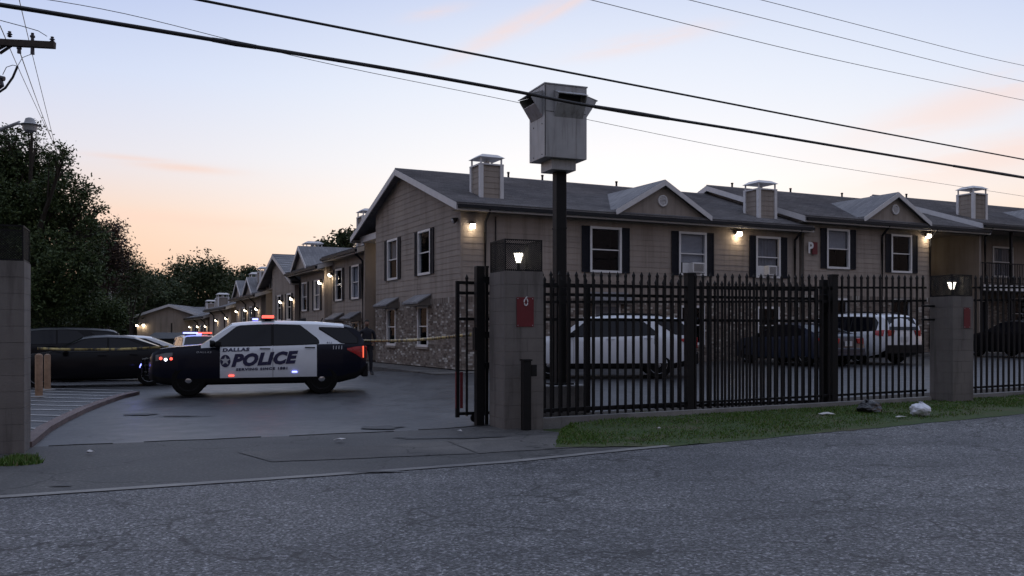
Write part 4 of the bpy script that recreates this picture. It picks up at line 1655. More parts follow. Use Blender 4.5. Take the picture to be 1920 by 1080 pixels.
def lantern(a, b, z, label, scale=1.0, energy=5.0):
    """carriage lamp that stands on a pillar"""
    x, y = fp(a, b)
    r = empty('pillar_lantern', (x, y, z), FA, label, 'lantern')
    mb = MB()
    mb.lathe([(0.07, 0.0), (0.07, 0.02), (0.028, 0.04), (0.024, 0.13), (0.045, 0.15), (0.05, 0.165)], Matrix.Scale(scale, 4), 12)
    mb.build('stem', M['iron'], r, smooth=40)
    mb = MB()
    mb.lathe([(0.05, 0.168), (0.095, 0.33), (0.09, 0.332)], Matrix.Scale(scale, 4), 6)
    mb.build('glass', M['lantern'], r)
    mb = MB()
    for k in range(6):
        t = 2 * math.pi * k / 6
        c, s_ = math.cos(t), math.sin(t)
        mb.bar(Vector((0.052 * c, 0.052 * s_, 0.165)) * scale, Vector((0.098 * c, 0.098 * s_, 0.335)) * scale, 0.010 * scale, 0.010 * scale)
    mb.lathe([(0.115, 0.334), (0.11, 0.345), (0.05, 0.385), (0.015, 0.40), (0.012, 0.425)], Matrix.Scale(scale, 4), 12)
    mb.build('cap', M['iron'], r)
    ld = bpy.data.lights.new('lantern_light', 'POINT')
    ld.energy = energy
    ld.color = (1.0, 0.85, 0.65)
    ld.shadow_soft_size = 0.05
    lo = bpy.data.objects.new('lantern_light', ld)
    COL.objects.link(lo)
    lo.parent = r
    lo.location = (0, -0.16, 0.25)
    return r


def cage(a0, a1, b0, b1, z, hh, label, pitch=0.034):
    x, y = fp(a0, b0)
    r = empty('lamp_cage', (x, y, z), FA, label, 'cage')
    w, d = a1 - a0, b1 - b0
    mb = MB()
    t = 0.022
    for X, Y in ((0, 0), (w, 0), (w, d), (0, d)):
        mb.box(X - t / 2, Y - t / 2, 0.0, X + t / 2, Y + t / 2, hh)
    for Z in (0.012, hh - 0.012):
        for (p, q) in (((0, 0), (w, 0)), ((w, 0), (w, d)), ((w, d), (0, d)), ((0, d), (0, 0))):
            mb.bar((*p, Z), (*q, Z), t * 0.9, t * 0.9)
    mb.build('cage_frame', M['iron'], r)
    for (p, q) in (((0, 0), (w, 0)), ((w, 0), (w, d)), ((w, d), (0, d)), ((0, d), (0, 0))):
        p, q = Vector((*p, 0)), Vector((*q, 0))
        ln = (q - p).length
        u = (q - p) / ln
        m2 = MB()
        n = int((ln + hh) / pitch)
        for sgn in (1, -1):
            for i in range(n):
                c0 = -hh + i * pitch
                s0, s1 = max(c0, 0.0), min(c0 + hh, ln)
                if s1 - s0 < 0.02:
                    continue
                za, zb = s0 - c0, s1 - c0
                if sgn < 0:
                    za, zb = hh - za, hh - zb
                A = p + u * s0 + Vector((0, 0, za))
                B = p + u * s1 + Vector((0, 0, zb))
                m2.bar(A, B, 0.0055, 0.0055)
        tag(m2.build('wire_mesh', M['iron'], r), kind='stuff')
    return r


def pillar(a0, a1, b0, b1, ztop, label, course=0.203):
    x, y = fp(a0, b0)
    zb = min(h(*fp(a0, b0)), h(*fp(a1, b0)), h(*fp(a1, b1)), h(*fp(a0, b1))) - 0.06
    r = empty('gate_pillar', (x, y, zb), FA, label, 'pillar')
    w, d, H = a1 - a0, b1 - b0, ztop - zb
    mb = MB()
    mb.box(0.006, 0.006, 0, w - 0.006, d - 0.006, H - 0.01)
    mb.build('core', M['cmu_joint'], r)
    rp = random.Random(int(a0 * 10))
    n = int(H / course)
    ch = H / n
    for i in range(n):
        z0, z1 = i * ch + 0.0015, (i + 1) * ch - 0.0015
        k = 0.42 if i % 2 else 0.58
        e = rp.uniform(-0.002, 0.002)
        g_ = 0.0015
        cells = [(0, 0, w * k - g_, d * (1 - k) - g_), (w * k + g_, 0, w, d * k - g_),
                 (w * (1 - k) + g_, d * k + g_, w, d), (0, d * (1 - k) + g_, w * (1 - k) - g_, d)]
        for c in cells:
            m2 = MB()
            m2.box(c[0], c[1] + e, z0, c[2], c[3], z1)
            m2.build('block', M['cmu'], r, bevel=0.0025)
    return r


pr = pillar(0.0, 0.66, 0.0, 0.68, 2.50, 'big block gate pillar with red plate beside the open gate')
pl = pillar(-7.30, -6.62, 0.0, 0.68, 2.46, 'block gate pillar cut by the left edge of the view')
p3 = pillar(9.32, 9.86, 0.0, 0.56, 2.24, 'shorter block pillar with narrow red plate at the far end of the fence')
cage(0.02, 0.64, 0.03, 0.66, 2.503, 0.50, 'wire mesh cage around the lit lantern on the big gate pillar')
cage(-7.28, -6.64, 0.03, 0.66, 2.463, 0.46, 'wire mesh cage on the pillar at the left edge')
cage(9.34, 9.84, 0.03, 0.54, 2.243, 0.42, 'wire mesh cage on the shorter far pillar')
lantern(0.36, 0.30, 2.504, 'lit carriage lantern inside the cage on the big gate pillar', 0.9, 1.2)
lantern(-7.12, 0.30, 2.464, 'lit carriage lantern on the pillar at the left edge', 0.55, 0.4)
lantern(9.60, 0.28, 2.244, 'lit carriage lantern on the shorter far pillar', 0.85, 1.5)


def plate(a, b, z, w, hh, label, mark=True):
    x, y = fp(a, b)
    r = empty('red_plate', (x, y, z), FA, label, 'sign')
    mb = MB()
    mb.box(0, -0.012, 0, w, -0.004, hh)
    mb.build('plate', M['redsign'], r)
    mb = MB()
    for cx, cz in ((0.02, 0.02), (w - 0.02, 0.02), (0.02, hh - 0.02), (w - 0.02, hh - 0.02)):
        mb.lathe([(0.008, 0.0), (0.006, 0.004)], Matrix.Translation((cx, -0.012, cz)) @ Matrix.Rotation(R(90), 4, 'X'), 8)
    mb.build('screw', M['greyletter'], r)
    if mark:
        mb = MB()
        pts = [(w * 0.53 + 0.030 * math.sin(t), -0.018, hh - 0.075 + 0.055 * math.cos(t)) for t in [k * 0.55 + 0.35 for k in range(11)]]
        mb.tube(pts, 0.009, 6)
        mb.bar((w * 0.53 - 0.01, -0.02, hh - 0.02), (w * 0.53 + 0.02, -0.02, hh + 0.012), 0.014, 0.014)
        mb.build('white_loop', M['white'], r)
    return r


plate(0.20, 0.0, 1.63, 0.29, 0.46, 'red plate with white loop mark on the big gate pillar')
plate(9.60, 0.0, 1.62, 0.17, 0.40, 'narrow red plate on the shorter far pillar', False)

# keypad post in front of the big pillar
kp = frame_empty('keypad_post', 0.27, -0.22, 'black keypad post standing in front of the big gate pillar', 'post')
mb = MB()
mb.box(-0.065, -0.065, -0.1, 0.065, 0.065, 1.06)
mb.build('post', M['iron'], kp, bevel=0.01)
mb = MB()
mb.box(0.067, -0.06, 0.82, 0.16, 0.06, 1.0)
mb.build('keypad_box', M['iron'], kp, bevel=0.008)
mb = MB()
mb.box(-0.075, -0.075, 1.06, 0.075, 0.075, 1.085)
mb.build('post_cap', M['iron'], kp)


# ================================================================== fence and gate
def spear(mb, x, y, z0, z1, w=0.033):
    mb.box(x - w / 2, y - w / 2, z0, x + w / 2, y + w / 2, z1 - 0.10)
    e = w * 0.78
    zs = z1 - 0.10
    mb.hexa([(x - w / 2, y - w / 2, zs), (x + w / 2, y - w / 2, zs), (x + w / 2, y + w / 2, zs), (x - w / 2, y + w / 2, zs),
             (x - e, y - w / 2, zs + 0.035), (x + e, y - w / 2, zs + 0.035), (x + e, y + w / 2, zs + 0.035), (x - e, y + w / 2, zs + 0.035)])
    mb.hexa([(x - e, y - w / 2, zs + 0.035), (x + e, y - w / 2, zs + 0.035), (x + e, y + w / 2, zs + 0.035), (x - e, y + w / 2, zs + 0.035),
             (x - 0.002, y - 0.002, z1), (x + 0.002, y - 0.002, z1), (x + 0.002, y + 0.002, z1), (x - 0.002, y + 0.002, z1)])


spear_mesh = {}


def picket(parent, x, z0, z1):
    key = round(z1 - z0, 3)
    if key not in spear_mesh:
        mb = MB()
        spear(mb, 0, 0, 0, z1 - z0)
        spear_mesh[key] = mb.mesh('picket', M['iron'])
    link('picket', spear_mesh[key], parent, loc=(x, 0, z0))


def rail(parent, pts, zoff, w=0.04, t=0.04):
    mb = MB()
    for p, q in zip(pts[:-1], pts[1:]):
        mb.bar((p[0], 0.035, p[1] + zoff), (q[0] - 0.001, 0.035, q[1] + zoff), w, t)
    return mb.build('rail', M['iron'], parent)


def fence(a0, a1, b, label, posts, step=0.156, top=2.44):
    x, y = fp(a0, b)
    r = empty('iron_fence', (x, y, 0), FA, label, 'fence', 'iron fences')
    gz = lambda s: h(*fp(a0 + s, b))
    L = a1 - a0
    n = int(L / step)
    for i in range(n):
        s = 0.06 + i * step
        if any(abs(s - (pp - a0)) < 0.07 for pp in posts):
            continue
        z = gz(s)
        zq = round(z, 2)
        picket(r, s, zq + 0.055, zq + top + 0.055)
    k = 10
    pts = [(L * i / k, gz(L * i / k)) for i in range(k + 1)]
    for zz in (0.19, top - 0.46, top - 0.20):
        rail(r, pts, zz)
    for pp in posts:
        m2 = MB()
        s = pp - a0
        z = gz(s)
        m2.box(s - 0.065, -0.03, z - 0.1, s + 0.065, 0.10, z + top + 0.02)
        m2.box(s - 0.075, -0.04, z + top + 0.02, s + 0.075, 0.11, z + top + 0.05)
        m2.build('post', M['iron'], r)
    return r


fence(0.68, 9.28, 0.58, 'long black iron picket fence between the two right pillars', (3.75, 6.95))
fence(9.90, 17.0, 0.58, 'black iron picket fence running on past the shorter pillar', (13.2, 16.6))
# horizontal stub rails with knobs bolted to the far pillar
for zz in (2.06, 1.79):
    x, y = fp(9.0, 0.45)
    st = tag(MB().tube([(0, 0, 0), (0.46, 0, 0)], 0.02, 8).lathe([(0.02, 0.44), (0.05, 0.46), (0.055, 0.49), (0.03, 0.53)], Matrix.Rotation(R(90), 4, 'Y'), 10).build(
        'rail_bracket', M['iron'], None, smooth=40), ('upper' if zz > 2 else 'lower') + ' knobbed black rail end bolted to the shorter far pillar', 'bracket', 'knobbed rail ends')
    st.location, st.rotation_euler = (x, y, zz), (0, 0, FA)

# sliding gate parked behind the fence
GB = 1.02
x, y = fp(-0.42, GB)
gt = empty('sliding_gate', (x, y, 0), FA, 'black iron sliding gate drawn open behind the fence', 'gate')
gz0 = 0.14
GL = 7.35
for i in range(int(GL / 0.156) - 1):
    picket(gt, 0.15 + i * 0.156, gz0 + 0.02, gz0 + 2.36)
for zz in (0.06, 1.62, 2.05, 2.22):
    mb = MB()
    mb.box(0, 0.016, gz0 + zz - 0.025, GL, 0.062, gz0 + zz + 0.025)
    mb.build('rail', M['iron'], gt)
for s in (0.0, 2.4, 4.9, GL):
    mb = MB()
    mb.box(s - 0.03, 0.012, gz0 + 0.0, s + 0.03, 0.066, gz0 + 2.246)
    mb.build('stile', M['iron'], gt)
mb = MB()
mb.box(-0.036, 0.0, gz0 + 0.15, -0.031, 0.05, gz0 + 0.75)
mb.box(0.035, 0.005, gz0 + 0.15, 0.085, 0.012, gz0 + 0.75)
mb.build('red_reflector', M['redsign'], gt)
for s in (0.3, GL - 0.3):
    mb = MB()
    mb.lathe([(0.03, -0.02), (0.07, -0.02), (0.07, 0.02), (0.03, 0.02)], Matrix.Translation((s, 0.04, gz0 - 0.02)) @ Matrix.Rotation(R(90), 4, 'X'), 14)
    mb.build('wheel', M['iron'], gt)
# guide posts by the pillar
for a, b, w, top, lab in ((-0.13, 0.80, 0.135, 2.62, 'thick black gate guide post left of the big pillar'),
                          (0.02, 0.86, 0.05, 2.60, 'thin black gate guide bar touching the big pillar'),
                          (6.92, 0.84, 0.12, 2.55, 'black gate post holding the operator box behind the fence')):
    p = fpz(a, b)
    po = empty('guide_post', (p.x, p.y, 0), FA, lab, 'post')
    mb = MB()
    mb.box(-w / 2, -w / 2, p.z - 0.1, w / 2, w / 2, top)
    mb.build('post', M['iron'], po, bevel=0.006)
    mb = MB()
    if a > 5:
        mb.box(-0.16, -0.14, 1.92, 0.12, -0.062, 2.26)
        mb.build('operator_box', M['iron'], po, bevel=0.01)
    elif w > 0.1:
        for zz in (0.95, 1.45, 2.35):
            m2 = MB()
            m2.box(w / 2 + 0.001, -0.02, zz, w / 2 + 0.10, 0.03, zz + 0.10)
            m2.build('roller_bracket', M['iron'], po)
        mb.box(-w / 2 - 0.03, -0.06, 1.25, -w / 2 - 0.001, 0.06, 1.62)
        mb.build('latch_box', M['iron'], po)
    else:
        mb.box(-0.03, -0.03, top, 0.03, 0.03, top + 0.03)
        mb.build('post_cap', M['iron'], po)

# ================================================================== surveillance box on its pole
pp = fpz(1.745, 1.75)
pb = empty('surveillance_tower', (pp.x, pp.y, 0), FA, 'square black pole with grey steel surveillance box on a concrete footing', 'tower')
mb = MB()
mb.box(-0.62, -0.42, 0.0, 0.42, 0.42, 0.60)
mb.build('concrete_footing', M['kerb'], pb, bevel=0.02)
mb = MB()
mb.box(-0.095, -0.095, 0.6, 0.095, 0.095, 4.47)
mb.build('pole', M['iron'], pb, bevel=0.01)
mb = MB()
mb.tube([(0.115, -0.04, 0.62), (0.115, -0.04, 2.4), (0.112, -0.035, 4.43)], 0.014, 6)
mb.build('conduit', M['gutter'], pb)
for zz in (1.2, 2.3, 3.4):
    mb = MB()
    mb.box(-0.10, -0.10, zz, 0.105, 0.10, zz + 0.03)
    mb.build('pipe_strap', M['iron'], pb)
mb = MB()
mb.box(-0.2, -0.2, 0.6, 0.2, 0.2, 0.63)
mb.build('base_plate', M['iron'], pb)
mb = MB()
mb.box(-0.26, -0.24, 4.43, 0.22, 0.24, 4.62)
mb.build('neck', M['steel'], pb, bevel=0.008)
BXW, BXD, zb, zt = 0.82, 0.70, 4.62, 5.90
x0, x1, y0, y1 = -BXW / 2 - 0.03, BXW / 2 - 0.03, -BXD / 2, BXD / 2
mb = MB()
mb.box(x0, y0, zb, x1, y1, zt)
bx_ = mb.build('cabinet', M['steel'], pb, bevel=0.008)
mb = MB()
mb.box(x0 - 0.012, y0 - 0.012, zt + 0.001, x1 + 0.012, y1 + 0.012, zt + 0.022)
mb.build('lid', M['steel'], bx_)
# seams and bolts on the two faces in view
mb = MB()
mb.box(x0 - 0.003, y0 - 0.004, zb + 0.02, x0 + 0.012, y0 - 0.001, zt - 0.02)
mb.box(x0 + 0.02, y0 - 0.004, zb + 0.80, x1 - 0.02, y0 - 0.001, zb + 0.808)
mb.build('panel_seam', M['gutter'], bx_)
for (cx, cz) in ((0.12, zb + 0.06), (0.5, zb + 0.06), (0.12, zb + 0.6), (0.5, zb + 0.6)):
    mb = MB()
    mb.lathe([(0.012, 0.0), (0.009, 0.008)], Matrix.Translation((x0, y0 + cx, cz)) @ Matrix.Rotation(R(-90), 4, 'Y'), 8)
    mb.build('bolt', M['gutter'], bx_)


def hood(P, w):
    """flared sheet-metal hood: side cheeks, sloping top and bottom, thin black sheet painting the shaded mouth"""
    z_lo, z_mid, z_hi, out_ = zb + 0.72, zb + 1.06, zb + 1.17, 0.23
    m2 = MB()
    t = 0.012
    for u in (-w / 2, w / 2 - t):
        m2.hexa([P(u, z_lo, 0.002), P(u + t, z_lo, 0.002), P(u + t, z_mid, out_), P(u, z_mid, out_),
                 P(u, z_hi, 0.002), P(u + t, z_hi, 0.002), P(u + t, z_mid + 0.03, out_), P(u, z_mid + 0.03, out_)])
    m2.hexa([P(-w / 2, z_hi, 0.002), P(w / 2, z_hi, 0.002), P(w / 2 + 0.01, z_mid + 0.03, out_ + 0.03), P(-w / 2 - 0.01, z_mid + 0.03, out_ + 0.03),
             P(-w / 2, z_hi + t, 0.002), P(w / 2, z_hi + t, 0.002), P(w / 2 + 0.01, z_mid + 0.03 + t, out_ + 0.03), P(-w / 2 - 0.01, z_mid + 0.03 + t, out_ + 0.03)])
    # lower sloping sheet
    m2.hexa([P(-w / 2 + t, z_lo, 0.002), P(w / 2 - t, z_lo, 0.002), P(w / 2 - t, z_mid - 0.12, out_ - 0.075), P(-w / 2 + t, z_mid - 0.12, out_ - 0.075),
             P(-w / 2 + t, z_lo + t, 0.002), P(w / 2 - t, z_lo + t, 0.002), P(w / 2 - t, z_mid - 0.108, out_ - 0.075), P(-w / 2 + t, z_mid - 0.108, out_ - 0.075)])
    hd = m2.build('camera_hood', M['steel'], bx_)
    m3 = MB()
    wb(m3, P, -w / 2 + 0.05, w / 2 - 0.05, zb + 0.86, zb + 1.12, 0.003, 0.012)
    m3.build('mouth_shade_sheet', M['trackshade'], hd)  # flat black sheet on the cabinet, painted as shade inside an opening


cx_, cy_ = (x0 + x1) / 2, (y0 + y1) / 2
hood(lambda u, z, n: Vector((x0 - n, cy_ + u, z)), 0.52)
hood(lambda u, z, n: Vector((x1 + n, cy_ + u, z)), 0.52)
hood(lambda u, z, n: Vector((cx_ + u + 0.05, y0 - n * 0.75, z)), 0.56)
hood(lambda u, z, n: Vector((cx_ + u, y1 + n, z)), 0.56)

# ================================================================== overhead lines
def cable(name, pts, r, mt, label, group, n=40, cat='cable', n_side=6):
    """pts: (px, py, D) where it was seen; smooth curve between"""
    P = [at(*p) for p in pts]
    mb = MB()
    path = []
    for i in range(n + 1):
        t = i / n * (len(P) - 1)
        k = min(int(t), len(P) - 2)
        f = t - k
        p0, p1, p2, p3 = P[max(k - 1, 0)], P[k], P[k + 1], P[min(k + 2, len(P) - 1)]
        path.append(0.5 * ((2 * p1) + (p2 - p0) * f + (2 * p0 - 5 * p1 + 4 * p2 - p3) * f * f + (3 * p1 - p0 - 3 * p2 + p3) * f ** 3))
    o = path[0].copy()
    mb.tube([q - o for q in path], r, n_side)
    ob = mb.build(name, M[mt], None, smooth=60)
    ob.location = o
    return tag(ob, label, cat, group), path


def line_D(px, DA, DB):
    """distance along a straight overhead run that starts at D=DA at px 0 and ends at D=DB at px 1920"""
    xa, xb = -960 / F * DA, 960 / F * DB
    k = (px - 960) / F
    t = (k * DA - xa) / ((xb - xa) - k * (DB - DA))
    return DA + (DB - DA) * t


def run(pts, DA, DB):
    return [(x, y, line_D(x, DA, DB)) for x, y in pts]


lowc = run([(-200, -20), (0, 9), (240, 48), (480, 88), (740, 131), (980, 174), (1115, 200), (1400, 246), (1650, 288), (1920, 333), (2150, 370)], 9.0, 22)
o, path = cable('cable', lowc, 0.024, 'cable', 'thick lower cable crossing in front of the surveillance box', 'overhead lines', 60)
# lashing wire and splices on the lower cable
mb = MB()
for k, (f0, f1, rr) in enumerate(((0.28, 0.285, 0.034), (0.615, 0.645, 0.036), (0.86, 0.90, 0.036))):
    a_, b_ = path[int(f0 * 60)], path[min(60, int(f1 * 60) + 1)]
    m2 = MB()
    m2.tube([a_ - path[0], a_.lerp(b_, 0.5) - path[0], b_ - path[0]], [rr * 0.8, rr, rr * 0.8], 8)
    m2.build('splice_sleeve', M['cable'], o)
cable('cable', run([(150, -46), (365, -2), (700, 64), (980, 119), (1300, 181), (1600, 239), (1920, 299), (2150, 342)], 9.4, 22.5), 0.0165, 'cable', 'upper thick cable sweeping from top centre to the right edge', 'overhead lines', 60)
cable('wire', run([(0, -14), (240, 27), (600, 116), (975, 193), (1120, 228), (1500, 302), (1920, 368), (2100, 395)], 14, 34), 0.006, 'wire', 'thin wire hanging just below the thick lower cable', 'overhead lines', 50)
cable('wire', run([(900, -52), (1105, -1), (1500, 97), (1818, 166), (1920, 188), (2100, 222)], 16, 40), 0.010, 'wire', 'lowest of the three thin wires at upper right', 'overhead lines', 40)
cable('wire', run([(1100, -48), (1285, -2), (1600, 76), (1822, 131), (1920, 153), (2100, 190)], 16, 40), 0.010, 'wire', 'middle of the three thin wires at upper right', 'overhead lines', 40)
cable('wire', run([(1250, -42), (1420, -2), (1650, 57), (1814, 99), (1920, 123), (2100, 160)], 16, 40), 0.010, 'wire', 'topmost of the three thin wires at upper right', 'overhead lines', 40)

# utility pole just outside the left edge: crossarm, insulators and street light reach into view
UD = 18.0
up_ = at(-62, 700, UD)
ut = empty('utility_pole', (up_.x, UD, h(up_.x, UD)), 0, 'wooden crossarm with insulators and street light at the upper left edge', 'utility pole')
zg = h(up_.x, UD)


def ul(px, py, D=UD):
    v = at(px, py, D)
    return v - Vector((up_.x, UD, zg))


mb = MB()
mb.tube([(0, 0.22, -0.5), (0, 0.22, 4.5), (0, 0.22, 9.0)], [0.17, 0.15, 0.12], 12)
mb.build('pole', M['wood'], ut, smooth=40)
mb = MB()
mb.bar(ul(-260, 66), ul(103, 85), 0.10, 0.13)
mb.build('crossarm', M['wood'], ut, bevel=0.006)
for x, y in ((98, 72), (18, 62)):
    c = ul(x, y + 6)
    mb = MB()
    mb.lathe([(0.02, -0.02), (0.05, 0.0), (0.022, 0.025), (0.055, 0.04), (0.025, 0.07), (0.035, 0.09), (0.02, 0.10)], Matrix.Translation(c), 10)
    mb.build('insulator', M['porcelain'], ut, smooth=50)
for x, y0_, y1_ in ((61, 62, 102), (36, 84, 100)):
    mb = MB()
    mb.tube([ul(x, y0_), ul(x, y1_)], [0.03, 0.04], 8)
    mb.lathe([(0.05, 0), (0.05, 0.03), (0.02, 0.05)], Matrix.Translation(ul(x, y0_ + 8)), 8)
    mb.build('fuse_holder', M['porcelain'], ut)
for a_, b_ in (((0, 100), (22, 85)), ((-10, 96), (12, 84))):
    mb = MB()
    mb.bar(ul(*a_), ul(*b_), 0.03, 0.05)
    mb.build('brace', M['iron'], ut)
mb = MB()
mb.tube([ul(-20, 142), ul(0, 146), ul(8, 148)], 0.05, 8)
mb.tube([ul(0, 146), ul(4, 160), ul(-8, 168)], 0.045, 8)
mb.build('lightning_arrester', M['porcelain'], ut)
for nm, pts, r_ in (('jumper_wire', ((-20, 185), (10, 165), (24, 145), (33, 124)), 0.022), ('jumper_wire', ((5, 140), (12, 126), (24, 122), (33, 124)), 0.007),
                    ('jumper_wire', ((33, 124), (42, 108), (60, 101)), 0.006), ('jumper_wire', ((0, 38), (45, 50), (72, 58), (88, 68)), 0.008)):
    mb = MB()
    mb.tube([ul(*p) for p in pts], r_, 6)
    mb.build(nm, M['cable'], ut)
# street light head on its arm
mb = MB()
mb.tube([(0, 0.1, ul(0, 265).z), ul(0, 243), ul(36, 230)], 0.035, 8)
mb.build('light_arm', M['steel'], ut)
mb = MB()
Mx = Matrix.Translation(ul(56, 234))
mb.lathe([(0.04, 0.14), (0.08, 0.12), (0.11, 0.03), (0.19, 0.0), (0.18, -0.01), (0.14, -0.02), (0.12, -0.12), (0.05, -0.15)], Mx, 16)
mb.build('street_light_head', M['steel'], ut, smooth=40)
for k, (p1, p2) in enumerate((((22, -60), (108, 292)), ((38, 100), (112, 300)), ((0, 48), (100, 268)))):
    cable('wire', [(p1[0], p1[1], UD), ((p1[0] + p2[0]) / 2, (p1[1] + p2[1]) / 2 + 4, 30), (p2[0], p2[1], 42)], 0.010, 'wire',
          ['steep thin wire rising past the crossarm to the top edge', 'steep thin wire dropping from the hanging fuse on the crossarm', 'steep thin wire dropping from the left end of the crossarm'][k], 'overhead lines', 24)

# ================================================================== vehicles
def interp(T, x):
    if x <= T[0][0]:
        return T[0][1]
    for (a, b), (c, d) in zip(T[:-1], T[1:]):
        if x <= c:
            return b + (d - b) * (x - a) / (c - a)
    return T[-1][1]


class Car:
    """x forward, y left, z up. Profiles are tables over x."""

    def __init__(s, spec):
        s.__dict__.update(spec)

    def sec(s, x):
        t, b, w = interp(s.top, x), interp(s.bot, x), interp(s.wid, x)
        be = min(interp(s.belt, x), t - 0.05)
        g = t - be
        ins = min(s.tumble, 0.40 * g)
        k = min(1.0, g / 0.3)
        return [(0, b), (w - 0.14, b), (w - 0.04, b + 0.05), (w - 0.005, b + 0.16), (w, b + 0.5 * (be - b)), (w - 0.02, be - 0.14), (w - 0.045, be - 0.03),
                (w - 0.07, be + 0.012), (w - 0.07 - ins * 0.45, be + g * 0.45), (w - 0.07 - ins * 0.86, be + g * 0.86),
                (w - 0.11 - ins, t - 0.045 * k), (w - 0.2 - ins, t - 0.018 * k), ((w - ins) * 0.4, t - 0.003), (0, t)]

    def side_y(s, x, z):
        pts = s.sec(x)[2:11]
        if z <= pts[0][1]:
            return pts[0][0]
        for (y0, z0), (y1, z1) in zip(pts[:-1], pts[1:]):
            if z <= z1:
                return y0 + (y1 - y0) * (z - z0) / max(1e-6, z1 - z0)
        return pts[-1][0]

    def patch(s, name, cols, side, mt, parent, lift=0.006, nz=5):
        """panel lying on the car's flank; cols = [(x, zlo, zhi)]"""
        mb = MB()
        fine = []
        for (a, b) in zip(cols[:-1], cols[1:]):
            n = max(1, int(abs(b[0] - a[0]) / 0.09))
            for i in range(n):
                t = i / n
                fine.append(tuple(a[k] + (b[k] - a[k]) * t for k in range(3)))
        fine.append(cols[-1])
        for (x, zl, zh) in fine:
            for j in range(nz + 1):
                z = zl + (zh - zl) * j / nz
                mb.v.append((x, side * (s.side_y(x, z) + lift), z))
        for i in range(len(fine) - 1):
            for j in range(nz):
                k = i * (nz + 1) + j
                mb.f.append((k, k + 1, k + nz + 2, k + nz + 1))
                mb.m.append(0)
        return mb.build(name, mt, parent, smooth=180)

    def text(s, txt, x0, z0, size, mt, parent, side=1, shear=0.0, bold=0.0, stretch=1.0, spacing=1.0, tilt=0.0, name='lettering'):
        vs_, fs_ = text_mesh(txt, size, shear, bold, spacing)
        out_ = []
        for (tx, ty, _) in vs_:
            x, z = x0 - side * tx * stretch, z0 + ty + tilt * tx
            out_.append((x, side * (s.side_y(x, z) + 0.011), z))
        mb = MB()
        mb.add(out_, fs_)
        return mb.build(name, mt, parent)


